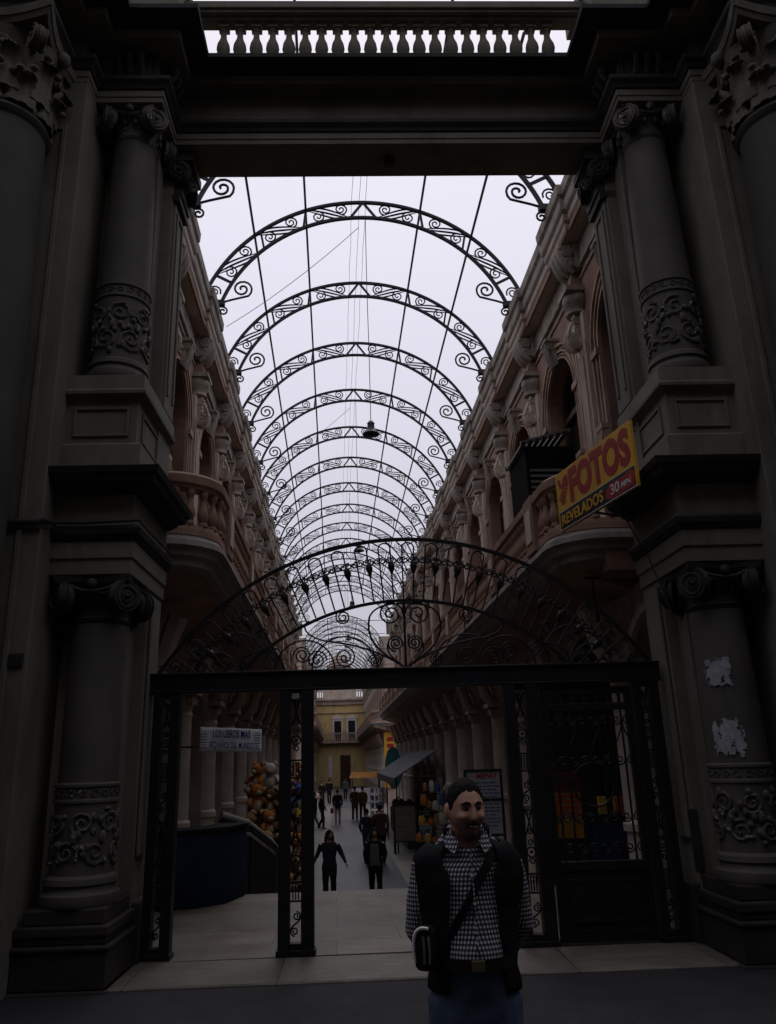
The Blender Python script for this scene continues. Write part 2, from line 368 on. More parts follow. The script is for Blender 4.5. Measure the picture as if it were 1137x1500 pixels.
PIER = [(-2.83,7.2),(-2.06,7.2),(-2.06,8.5)]
for s in (-1, 1):
    tf = sided(s); fl = s > 0
    # --- pier core and flanking wall
    mb = MB(tf); mb.box(-2.9,-2.08, 7.98,8.5, .0,8.85); mb.box(-2.9,-2.2, 7.75,7.98, .0,8.85)
    mb.box(-2.075,-2.045, 8.02,8.34, 1.0,3.42)
    mb.build('pier', PAINT, FAC, bevel=.012)
    mb = MB(tf); mb.box(-22,-2.8, 6.92,8.5, 0,8.9); mb.build('flank_wall', PAINT, FAC, bevel=.012)
    mb = MB(tf); mb.box(-3.01,-2.96, 6.895,6.92, .9,8.3); mb.box(-4.4,-3.01,6.895,6.92,8.25,8.3); mb.build('wall_moulding', PAINT, FAC, bevel=.008)
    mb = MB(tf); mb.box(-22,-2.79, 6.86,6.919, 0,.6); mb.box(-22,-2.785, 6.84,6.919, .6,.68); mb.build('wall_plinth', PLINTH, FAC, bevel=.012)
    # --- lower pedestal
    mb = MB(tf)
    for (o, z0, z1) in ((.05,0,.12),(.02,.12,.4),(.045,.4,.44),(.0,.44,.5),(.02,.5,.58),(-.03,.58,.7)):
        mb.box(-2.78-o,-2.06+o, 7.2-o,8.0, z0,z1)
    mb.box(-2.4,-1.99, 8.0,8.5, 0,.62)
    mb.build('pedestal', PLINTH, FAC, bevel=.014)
    # --- lower column and its pilaster behind
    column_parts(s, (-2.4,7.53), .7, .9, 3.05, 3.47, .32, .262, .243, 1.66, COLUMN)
    mb = MB(tf); mb.box(-2.62,-2.24, 7.8,7.99, .7,3.05)
    for k_ in (0,1):
        volute(mb, (-2.2,7.82+.3*k_,3.2), (1,-.3 if not k_ else .3,0), .13, .06, 1); volute(mb, (-2.66,7.85,3.2), (-.4,-1,0), .12, .05, -1)
    mb.box(-2.7,-2.12, 7.78,8.2, 3.33,3.47)
    mb.build('pilaster', DARK, FAC, 40, flip=fl)
    # --- lower entablature
    mb = MB(tf); mb.sweep([(-.3,3.48),(0,3.48),(0,3.625),(.018,3.63),(.018,3.792),(-.3,3.792)], PIER)
    mb.sweep([(-.3,3.936),(.0,3.936),(.0,4.25),(-.3,4.25)], PIER)
    mb.build('architrave', PAINT, FAC, bevel=.006)
    mb = MB(tf); mb.sweep([(-.3,3.794),(.03,3.794),(.045,3.82),(.07,3.85),(.085,3.905),(.06,3.934),(-.3,3.934)], PIER)
    mb.sweep([(-.3,4.252),(.03,4.252),(.05,4.262),(.08,4.28),(.11,4.285),(.115,4.31),(.2,4.32),(.215,4.37),(.25,4.39),(.275,4.45),(.2,4.475),(-.3,4.5)], PIER)
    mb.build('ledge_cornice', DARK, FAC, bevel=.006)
    # --- upper pedestal with sunk panels
    mb = MB(tf)
    mb.sweep([(-.3,4.502),(.025,4.502),(.025,4.76),(.0,4.775),(-.045,4.79),(-.045,5.24),(.0,5.27),(.035,5.29),(.04,5.33),(.02,5.345),(.015,5.5),(-.3,5.52)], PIER)
    mb.box(-2.83,-2.3,7.3,8.0,4.6,5.515)
    ped = mb.build('pedestal', PAINT, FAC, bevel=.006)
    mb = MB(tf)
    def frame(x0,x1,z0,z1,y,w=.028,d=.018):
        mb.box(x0,x1,y-d,y,z1-w,z1); mb.box(x0,x1,y-d,y,z0,z0+w); mb.box(x0,x0+w,y-d,y,z0+w,z1-w); mb.box(x1-w,x1,y-d,y,z0+w,z1-w)
    frame(-2.72,-2.18,4.86,5.17,7.243)
    y0,y1 = 7.4,8.3
    for a in ((y0,y1,5.14,5.17),(y0,y1,4.86,4.89),(y0,y0+.03,4.89,5.14),(y1-.03,y1,4.89,5.14)): mb.box(-2.107,-2.088,*a)
    mb.build('panel', PAINT, ped, bevel=.006)
    # --- upper column
    column_parts(s, (-2.43,7.55), 5.52, 5.8, 8.5, 8.93, .315, .275, .228, 6.62, COLUMN)
    # --- pilaster on the reveal with its big scrolled capital
    mb = MB(tf); mb.box(-2.36,-2.05, 8.02,8.44, 5.52,8.2); mb.box(-2.05,-2.03, 8.08,8.13, 5.7,8.1); mb.box(-2.05,-2.03, 8.33,8.38, 5.7,8.1); mb.box(-2.05,-2.03,8.13,8.33,8.05,8.1)
    pl = mb.build('pilaster', PAINT, FAC, bevel=.008)
    mb = MB(tf); mb.box(-2.4,-2.0, 7.98,8.46, 8.2,8.3)
    for yy, n_ in ((7.95,-1),(8.42,1)):
        volute(mb, (-2.02,yy,8.6), (.35,n_,0), .15, .08, -n_); volute(mb, (-1.93,8.05 if n_<0 else 8.36,8.56), (1,n_*.3,0), .16, .07, n_)
    mb.box(-2.36,-1.98, 8.0,8.44, 8.3,8.72); mb.box(-2.4,-1.86, 7.93,8.47, 8.74,8.86)
    mb.build('capital', DARK, pl, 40, flip=fl)
    # --- giant outer column
    gc = (-3.47,6.6)
    mb = MB(tf)
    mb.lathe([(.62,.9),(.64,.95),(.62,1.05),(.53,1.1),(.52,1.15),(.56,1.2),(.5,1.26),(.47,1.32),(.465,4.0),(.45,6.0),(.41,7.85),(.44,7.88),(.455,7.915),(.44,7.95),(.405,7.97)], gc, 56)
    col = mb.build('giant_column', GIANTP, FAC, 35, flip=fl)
    mb = MB(tf); mb.box(gc[0]-.68,gc[0]+.6,gc[1]-.68,6.83,0,.9); mb.build('plinth', PLINTH, col, bevel=.012)
    mb = MB(tf)
    mb.lathe([(.40,7.97),(.40,8.3),(.42,8.6),(.5,8.83),(.47,8.86)], gc, 40)
    rnd = random.Random(3)
    for row, (zz, hh, k_, rr) in enumerate(((7.98,.36,8,.41),(8.1,.55,8,.42))):
        for i in range(k_):                                   # acanthus leaves: ribbed tongues curling outward
            a = 2*pi*(i+.5*row)/k_
            def leaf(p, q, a=a, zz=zz, hh=hh, rr=rr):
                w = .15*(1-.75*q**3)*(1+.12*sin(q*22)); b = a+(p-.5)*2*w/rr
                d = .02 + .035*cos((p-.5)*3) + .02*abs(sin(p*pi*3)) + (.17*max(0,q-.6)**1.3*2.6)
                z = zz + hh*min(q,.86) - max(0,q-.86)*hh*.8
                return (gc[0]+(rr+d)*cos(b), gc[1]+(rr+d)*sin(b), z)
            mb.grid(leaf, 9, 12)
            for q in range(4):
                mb.ball((gc[0]+(rr+.1)*cos(a+rnd.uniform(-.3,.3)), gc[1]+(rr+.1)*sin(a+rnd.uniform(-.3,.3)), zz+hh*rnd.uniform(.75,1.0)), (.045,.045,.03), 6, 5)
    for i in range(4):                                         # corner scrolls, stalks and the flower of each side
        a = pi/4 + i*pi/2; d = V((cos(a), sin(a), 0)); t = V((-sin(a), cos(a), 0))
        cc = V((gc[0],gc[1],8.68)) + d*.62
        volute(mb, cc+t*.03, t, .125, .06, 1); volute(mb, cc-t*.03, -t, .125, .06, -1)
        mb.tube(bez(V((gc[0],gc[1],8.3))+d*.42, V((gc[0],gc[1],8.6))+d*.42, V((gc[0],gc[1],8.78))+d*.5, cc+V((0,0,.11))), [.06,.06,.06,.06,.06,.06,.06,.06,.06,.06,.06], 6)
        b = i*pi/2; e = V((cos(b), sin(b), 0)); f = V((-sin(b), cos(b), 0))
        mb.ball(V((gc[0],gc[1],8.86))+e*.52, (.08,.08,.09), 8, 6)
        for sg in (-1,1): volute(mb, V((gc[0],gc[1],8.62))+e*.47+f*sg*.12, e, .075, .04, sg)
    kk = .62; ring = []
    for (ax_, ay_, bx, by) in ((-1,-1,1,-1),(1,-1,1,1),(1,1,-1,1),(-1,1,-1,-1)):
        for t_ in range(8):
            q = t_/8; px = ax_+(bx-ax_)*q; py = ay_+(by-ay_)*q; s_ = 1-.2*sin(pi*q)
            ring.append((px*(s_ if ax_ == bx else 1), py*(s_ if ay_ == by else 1)))
    n = len(ring)
    for (za, zb, f0, f1) in ((8.84,8.9,.92,.98),(8.9,8.98,1.0,1.04)):
        vs = [(gc[0]+kk*f0*p, gc[1]+kk*f0*q, za) for p, q in ring] + [(gc[0]+kk*f1*p, gc[1]+kk*f1*q, zb) for p, q in ring]
        mb.add(vs, [(i,(i+1)%n,n+(i+1)%n,n+i) for i in range(n)] + [tuple(range(n))[::-1], tuple(n+i for i in range(n))])
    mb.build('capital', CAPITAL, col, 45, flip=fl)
    # --- carved bracket on the frieze over the pier, and parapet block
    mb = MB(tf)
    for k_ in range(3):
        mb.ball((-2.57+.13*k_,7.16,9.53), (.05,.07,.06), 8, 6); mb.ball((-2.57+.13*k_,7.2,9.3), (.05,.05,.05), 8, 6)
        mb.tube([(-2.57+.13*k_,7.15,9.55),(-2.57+.13*k_,7.1,9.46),(-2.57+.13*k_,7.16,9.36),(-2.57+.13*k_,7.2,9.27)], .035, 6)
        mb.ball((-2.0,7.36+.13*k_,9.5), (.07,.05,.06), 8, 6); mb.ball((-2.05,7.36+.13*k_,9.3), (.05,.05,.05), 8, 6)
        mb.tube([(-1.99,7.36+.13*k_,9.55),(-1.96,7.36+.13*k_,9.46),(-2.02,7.36+.13*k_,9.36)], .035, 6)
    mb.box(-2.65,-2.22,7.2,7.3,9.24,9.6)
    mb.build('carved_bracket', DARK, FAC, 40, flip=fl)
    mb = MB(tf); mb.box(-2.95,-1.98,7.32,8.2,9.86,10.95); mb.box(-3.0,-1.93,7.27,8.25,10.95,11.12); mb.box(-3.0,-1.93,7.27,8.25,9.86,10.1)
    mb.build('parapet_block', PAINT, FAC, bevel=.012)

# --- great entablature: one run across the whole front, breaking forward over piers and giant columns
half = [(-22,6.92),(-4.02,6.92),(-4.02,6.18),(-3.02,6.18),(-3.02,6.92),(-2.8,6.92),(-2.8,7.2),(-2.06,7.2),(-2.06,7.85)]
path = half + [(2*UC-x, y) for x, y in half[::-1]]
mb = MB(); mb.sweep([(-.4,8.9),(0,8.9),(0,8.965),(.012,8.97),(.012,9.06),(-.4,9.06)], path); mb.build('architrave', PAINT, FAC, bevel=.005)
mb = MB(); mb.sweep([(-.4,9.062),(.03,9.062),(.045,9.1),(.085,9.15),(.09,9.2),(-.4,9.22)], path); mb.build('architrave_moulding', DARK, FAC, bevel=.005)
mb = MB(); mb.sweep([(-.5,9.2),(-.1,9.2),(-.1,9.6),(-.5,9.6)], path); mb.build('frieze', PAINT, FAC)
mb = MB(); mb.sweep([(-.5,9.602),(.0,9.602),(.04,9.615),(.2,9.62),(.205,9.735),(-.5,9.735)], path); mb.build('corona', PAINT, FAC, bevel=.005)
mb = MB(); mb.sweep([(-.5,9.737),(.23,9.737),(.25,9.75),(.3,9.755),(.36,9.765),(.44,9.775),(.45,9.83),(.43,9.84),(-.5,9.86)], path); mb.build('cornice', DARK, FAC, bevel=.005)
mb = MB(); mb.box(-2.1,2*UC+2.1, 7.87,8.42, 8.902,9.86); mb.box(-22,-2.05,8.0,8.5,9.3,9.84); mb.box(2*UC+2.05,2*UC+22,8.0,8.5,9.3,9.84); mb.build('lintel_beam', PAINT, FAC)
mb = MB(); mb.box(UC-.06,UC+.06,8.05,8.2,8.86,8.9); mb.ball((UC,8.12,8.86),(.05,.05,.04),8,5); mb.build('soffit_boss', DARK, FAC, 40)
# --- roof balustrade
mb = MB(); mb.box(-1.98,2*UC+1.98,7.6,7.92,9.862,10.05); mb.box(-1.98,2*UC+1.98,7.66,7.84,10.66,10.7); mb.box(-1.98,2*UC+1.98,7.6,7.86,10.7,10.74); mb.box(-1.98,2*UC+1.98,7.57,7.88,10.74,10.85)
bal = mb.build('roof_balustrade', PAINT, FAC, bevel=.012)
mb = MB()
mb.box(-.07,.07,-.07,.07,10.052,10.1)
mb.lathe([(.05,10.1),(.06,10.13),(.04,10.15),(.07,10.22),(.085,10.29),(.075,10.36),(.042,10.45),(.034,10.55),(.05,10.57),(.05,10.6)], n=14)
mb.box(-.065,.065,-.065,.065,10.6,10.658)
b0 = mb.build('baluster', PAINT, bal, 40)
nb = 21
for i in range(nb):
    x = UC + (i-(nb-1)/2)*.2045
    if i == 0: b0.location = (x,7.78,0)
    else: inst(b0, bal, mw=M.Translation((x,7.78,0)))
# --- service pipe, vent and cable on the front
mb = MB(); mb.tube([(-3.7,6.88,3.9),(-3.1,6.885,3.905),(-2.84,6.885,3.9),(-2.775,6.9,3.92),(-2.75,7.08,3.94)], .026, 8); mb.tube([(-3.7,6.9,3.85),(-2.8,6.9,3.85)], .016, 6)
tag(mb.build('conduit_pipe', DARK, None, 40), 'dark service pipe crossing the left wall at ledge height', 'pipe').matrix_world = FAC.matrix_basis
mb = MB(); mb.tube([(-2.76,7.1,3.95),(-2.5,7.105,3.945),(-2.2,7.1,3.952),(-1.99,7.12,3.965),(-1.975,7.5,3.945),(-1.97,8.3,3.955)], .012, 6)
tag(mb.build('cable', IRON, None, 40), 'thin black cable lying along the left pier ledge', 'cable').matrix_world = FAC.matrix_basis
mb = MB(); mb.box(-2.955,-2.83,6.9,6.919,2.62,2.74)
v_ = mb.build('wall_vent', PLINTH, None, bevel=.006); tag(v_, 'small dark grille on the left wall beside the lower column', 'vent'); v_.matrix_world = FAC.matrix_basis
mb = MB()
for i in range(4): mb.box(-2.945+.03*i,-2.927+.03*i,6.893,6.899,2.635,2.725)
mb.build('grille', DARK, v_)
mb = MB(); mb.box(3.1,3.19,7.965,7.979,.72,1.26)
o = mb.build('slot_panel', DARK, FAC, bevel=.004)
# --- torn posters on the lower right column
WPAPER = mat('torn_white_paper', (.33,.33,.36), .9, .3, 14, .2, 60)
def poster(label, z0, z1, a0, a1, seed):
    c = (2*UC+2.4,7.53); r = .262; mb = MB()
    nu, nv = 34, 40
    def fn(p, q):
        a = a0+(a1-a0)*p; rr = .268
        return (c[0]+rr*cos(a), c[1]+rr*sin(a), z0+(z1-z0)*q)
    def keep(i, j):
        p, q = i/nu-.5, j/nv-.5
        e = max(abs(p), abs(q))*2
        return noise.noise(V((i*.16, j*.13, seed)))*.8 + noise.noise(V((i*.5, j*.4, seed+9)))*.4 + .5 - e**3*.9 > 0
    mb.grid(fn, nu, nv, keep=keep)
    o = mb.build('torn_poster', WPAPER); o.matrix_world = FAC.matrix_basis
    tag(o, label, 'poster', 'torn poster scraps on the right column')
poster('upper torn white poster scrap on the lower right column', 2.34, 2.6, -pi/2-1.15, -pi/2-.2, 2.3)
poster('larger ragged poster scrap just above the carved drum of the right column', 1.72, 2.06, -pi/2-1.2, -pi/2-.1, 5.1)
# ================================================================ ground
FL = -1.25
def plane(name, m, x0, x1, y0, y1, z, z0=None):
    mb = MB()
    if z0 is None: mb.add([(x0,y0,z),(x1,y0,z),(x1,y1,z),(x0,y1,z)], [(0,1,2,3)])
    else: mb.box(x0,x1,y0,y1,z0,z)
    return tag(mb.build(name, m), kind='structure')
plane('ground', STREET, -300,300,-300,7.9, 0)
o = plane('street_pavement', STREET, -21,22,4.6,7.9, .1, -.05); o.modifiers.new('edge','BEVEL').width = .02
plane('gallery_ground', STREET, -300,300, 8.0,400, FL-.01)
o = plane('pavement', KERB, -1.98,3.18, 7.2,8.05, .12, -.05); o.rotation_euler = (0,0,R(-1.0)); o.location = (0,.02,0)
b_ = o.modifiers.new('edge','BEVEL'); b_.width = .012
o = plane('threshold_platform', PLAT, -2.6,4.0, 8.09,11.76, .124, FL)
mb = MB()
for i in range(7): mb.box(-2.4,3.6, 11.76+.3*i, 12.06+.3*i, FL, .124-.196*(i+1))
tag(mb.build('gallery_steps', PLAT, bevel=.01), kind='structure')
plane('gallery_floor', GFLOOR, -9,11, 12.0,110, FL)
plane('gallery_paving_strip', INLAY, -.25,1.8, 14.2,108, FL+.004)
mb = MB()
for y in (29.5, 43, 56, 70, 84): mb.add([(-.25,y,FL+.008),(1.8,y,FL+.008),(1.8,y+2.4,FL+.008),(-.25,y+2.4,FL+.008)], [(0,1,2,3)])
mb.add([(.8,14.2,FL+.008),(1.8,14.2,FL+.008),(1.8,29.5,FL+.008),(.8,29.5,FL+.008)], [(0,1,2,3)])
tag(mb.build('paving_band', INLAYD), kind='structure')

# ================================================================ gallery wings
GX, S, Y0 = .66, 2.76, 13.03
def YK(k): return Y0 + S*k
DW = 3.1                                   # half width between the upper walls
def wing_tf(sg): return (lambda p: V((GX+sg*p[0], p[1], p[2])))
def arch_pts(w, zs, rise, n=14): return [(-w*cos(pi*i/n), zs + rise*sin(pi*i/n)) for i in range(n+1)]
def wall_with_arches(mb, d, ys, y_lo, y_hi, z0, z1, w, zsill, zs, rise, depth):
    """wall plane at d with arched openings centred at ys, and their reveals"""
    edges = []; ys = sorted(ys); prev = y_lo
    for c in ys:
        a, b = c-w, c+w
        mb.add([(d,prev,z0),(d,a,z0),(d,a,z1),(d,prev,z1)], [(0,1,2,3)])
        if zsill > z0: mb.add([(d,a,z0),(d,b,z0),(d,b,zsill),(d,a,zsill)], [(0,1,2,3)])
        ap = arch_pts(w, zs, rise)
        for i in range(len(ap)-1):
            (p, q), (p2, q2) = ap[i], ap[i+1]
            mb.add([(d,c+p,q),(d,c+p2,q2),(d,c+p2,z1),(d,c+p,z1)], [(0,1,2,3)])
        ol = [(-w,zsill)] + ap + [(w,zsill)]
        for i in range(len(ol)-1):
            (p, q), (p2, q2) = ol[i], ol[i+1]
            mb.add([(d,c+p,q),(d+depth,c+p,q),(d+depth,c+p2,q2),(d,c+p2,q2)], [(0,1,2,3)])
        prev = b
    mb.add([(d,prev,z0),(d,y_hi,z0),(d,y_hi,z1),(d,prev,z1)], [(0,1,2,3)])

WZ0, WZS, WR, WW = 4.4, 7.16, .78, .78     # upper windows
def window_meshes(tf, par, fl):
    mb = MB(tf)                             # joinery
    d = DW+.26
    ol = [(-WW+.05,WZ0)] + arch_pts(WW-.05, WZS, WR-.05) + [(WW-.05,WZ0)]
    mb.bar([(d,p,q) for p, q in ol], .07, .09, up=(1,0,0))
    mb.box(d-.03,d+.04,-WW+.08,WW-.08,WZS-.05,WZS+.05); mb.box(d-.03,d+.04,-.04,.04,WZ0,WZS-.05)
    mb.box(d-.025,d+.03,-.02,.02,WZS+.05,WZS+WR-.08)
    for z in (5.2,6.3): mb.box(d-.02,d+.03,-WW+.08,-.04,z-.025,z+.025); mb.box(d-.02,d+.03,.04,WW-.08,z-.025,z+.025)
    mb.box(d-.02,d+.02,-WW+.08,-.04,WZ0,4.9); mb.box(d-.02,d+.02,.04,WW-.08,WZ0,4.9)
    win = mb.build('window', BROWNWOOD, par, flip=fl)
    mb = MB(tf); ap = arch_pts(WW-.03, WZS, WR-.03); mb.add([(d+.045,-WW+.03,WZ0)]+[(d+.045,p,q) for p, q in ap]+[(d+.045,WW-.03,WZ0)], [tuple(range(len(ap)+2))])
    mb.build('pane', GLASS, win, flip=fl)
    mb = MB(tf)                             # moulded surround
    for off, ww, pr in ((.02,.03,.05),(.075,.03,.035),(.13,.03,.06),(.185,.03,.035),(.24,.04,.075)):
        a = WW+off
        ol = [(-a,WZ0)] + [(p, q) for p, q in arch_pts(a, WZS, WR+off)] + [(a,WZ0)]
        mb.bar([(DW-pr*.5,p,q) for p, q in ol], pr, ww, up=(1,0,0))
    for s in (-1,1):
        mb.box(DW-.09,DW,s*(WW+.13)-.13,s*(WW+.13)+.13,WZS-.1,WZS-.0)
        mb.box(DW-.11,DW,s*(WW+.13)-.11,s*(WW+.13)+.11,5.55,5.95); mb.box(DW-.14,DW,s*(WW+.13)-.13,s*(WW+.13)+.13,5.95,6.02)
        for i in range(3): mb.tube([(DW-.12,s*(WW+.13)-.07+.07*i,5.56),(DW-.15,s*(WW+.13)-.07+.07*i,5.75),(DW-.12,s*(WW+.13)-.07+.07*i,5.93)], .025, 5)
    sur = mb.build('window_surround', SURR, par, 40, flip=fl)
    mb = MB(tf)                             # keystone console with leaf
    zk = WZS+WR
    pr = [(-.13,zk-.12),(.0,zk+.0)]
    mb.add([(DW,-.11,zk-.02),(DW-.1,-.11,zk-.1),(DW-.14,-.11,zk+.2),(DW-.2,-.13,zk+.34),(DW,-.13,zk+.34),
            (DW,.11,zk-.02),(DW-.1,.11,zk-.1),(DW-.14,.11,zk+.2),(DW-.2,.13,zk+.34),(DW,.13,zk+.34)],
           [(0,1,2,3,4),(9,8,7,6,5),(0,5,6,1),(1,6,7,2),(2,7,8,3),(3,8,9,4)])
    mb.box(DW-.23,DW,-.16,.16,zk+.34,zk+.39)
    for i in range(3): mb.tube([(DW-.1,-.07+.07*i,zk-.1),(DW-.16,-.07+.07*i,zk+.1),(DW-.19,-.075+.075*i,zk+.24),(DW-.21,-.075+.075*i,zk+.32)], [.025,.034,.03,.02], 6)
    volute(mb, (DW-.12,-.11,zk+.26), (0,-1,0), .075, .03, 1, 1.5); volute(mb, (DW-.12,.11,zk+.26), (0,1,0), .075, .03, -1, 1.5)
    mb.build('keystone', FRIEZE, sur, 40, flip=fl)
    return [win, sur]

def pilaster_meshes(tf, par, fl):
    mb = MB(tf)
    mb.box(DW-.09,DW,-.24,.24,4.4,7.95); mb.box(DW-.12,DW,-.27,.27,4.4,5.3); mb.box(DW-.105,DW-.09,-.24,-.2,5.4,7.5); mb.box(DW-.105,DW-.09,.2,.24,5.4,7.5)
    pl = mb.build('pilaster', PALE, par, flip=fl, bevel=.008)
    mb = MB(tf); mb.box(DW-.1,DW-.089,-.17,.17,5.45,7.35); mb.box(DW-.115,DW-.1,-.12,.12,5.52,7.28); mb.build('panel', PINK, pl, flip=fl, bevel=.005)
    mb = MB(tf)                             # scrolled console below the capital
    for s in (-1,1):
        volute(mb, (DW-.17,s*.09,7.55), (0,s,0), .13, .025, s, 2.2); volute(mb, (DW-.12,s*.09,7.88), (0,s,0), .065, .025, -s, 1.5)
        mb.tube(bez((DW-.28,s*.09,7.6),(DW-.27,s*.09,7.76),(DW-.2,s*.09,7.78),(DW-.16,s*.09,7.95)), .022, 6)
        for q in range(4): mb.ball((DW-.14-.02*q,s*.1,7.7+.06*q), (.022,.02,.03), 6, 5)
    mb.box(DW-.17,DW-.08,-.085,.085,7.48,7.93)
    mb.build('console', PALE, pl, 40, flip=fl)
    mb = MB(tf)
    T = M.Translation((DW-.08,0,0))
    mb.lathe([(.13,7.98),(.165,8.0),(.14,8.04),(.14,8.1),(.19,8.16),(.2,8.26),(.18,8.32)], n=20, T=T); mb.box(DW-.28,DW,-.22,.22,8.32,8.4)
    mb.build('capital', FRIEZE, pl, 40, flip=fl)
    mb = MB(tf); mb.add([(DW,-.15,8.4),(DW-.2,-.15,8.4),(DW-.12,-.1,8.72),(DW,-.1,8.72),(DW,.15,8.4),(DW-.2,.15,8.4),(DW-.12,.1,8.72),(DW,.1,8.72)],
        [(0,1,2,3),(7,6,5,4),(1,5,6,2),(2,6,7,3),(0,4,5,1)]); mb.build('block', TERRA, pl, flip=fl)
    mb = MB(tf)                             # leafy bracket under the soffit
    mb.box(DW-.1,DW,-.24,.24,8.7,9.12)
    for s in (-1,0,1):
        mb.tube([(DW-.1,s*.15,8.66),(DW-.2,s*.15,8.74),(DW-.26,s*.15,8.88),(DW-.3,s*.15,9.0),(DW-.28,s*.15,9.1)], [.04,.06,.065,.06,.05], 7)
        for q in range(4): mb.ball((DW-.16-.045*q,s*.15+.03*(-1)**q,8.74+.1*q), (.05,.06,.045), 6, 5)
    for s in (-1,1): volute(mb, (DW-.2,s*.22,8.98), (0,s,0), .1, .03, s, 1.6); volute(mb, (DW-.13,s*.22,8.78), (0,s,0), .07, .03, -s, 1.4)
    br = mb.build('bracket', FRIEZE, par, 40, flip=fl)
    return [pl, br]

def column_meshes(tf, par, fl):
    mb = MB(tf)
    T = M.Translation((DW-.02,0,0))
    mb.lathe([(.21,-.35),(.23,-.3),(.2,-.25),(.19,.85),(.225,.88),(.225,.96),(.19,1.0),(.185,2.5),(.2,2.53),(.18,2.58)], n=18, T=T)
    mb.box(DW-.28,DW+.2,-.27,.27,FL,-.42); mb.box(DW-.31,DW+.2,-.3,.3,-.42,-.35); mb.box(DW-.32,DW+.2,-.31,.31,FL,FL+.16)
    c = mb.build('column', PALE, par, 40, flip=fl, bevel=0)
    mb = MB(tf)
    mb.lathe([(.18,2.58),(.2,2.68),(.27,2.8),(.25,2.83)], n=16, T=T); mb.box(DW-.31,DW+.2,-.3,.3,2.83,2.92)
    for s in (-1,1): volute(mb, (DW-.24,s*.2,2.74), (-1,s*.3,0), .08, .04, s, 1.5)
    mb.tube([(DW-.12,0,2.92),(DW-.3,0,3.1),(DW-.36,0,3.35),(DW-.45,0,3.6)], [.12,.12,.12,.14], 6)
    for q in range(4): mb.ball((DW-.28-.05*q,0,3.0+.16*q), (.07,.1,.07), 7, 5)
    mb.build('capital', PINK, c, 40, flip=fl)
    return c

def copies(objs, parent, ys, first):
    """put the master parts (modelled at y = 0) at every y of ys"""
    for o in objs:
        kids = list(o.children)
        for n_, y in enumerate(ys):
            if n_ == 0 and first: o.location.y = y; continue
            c = inst(o, parent); c.location.y = y
            for kd in kids:
                k2 = inst(kd, c)

def stretch_baluster(tf, fl):
    mb = MB(tf)
    mb.lathe([(.06,4.5),(.06,4.53),(.04,4.55),(.064,4.61),(.068,4.65),(.052,4.72),(.033,4.8),(.03,4.84),(.05,4.87),(.058,4.9),(.058,4.942)], n=9)
    return mb

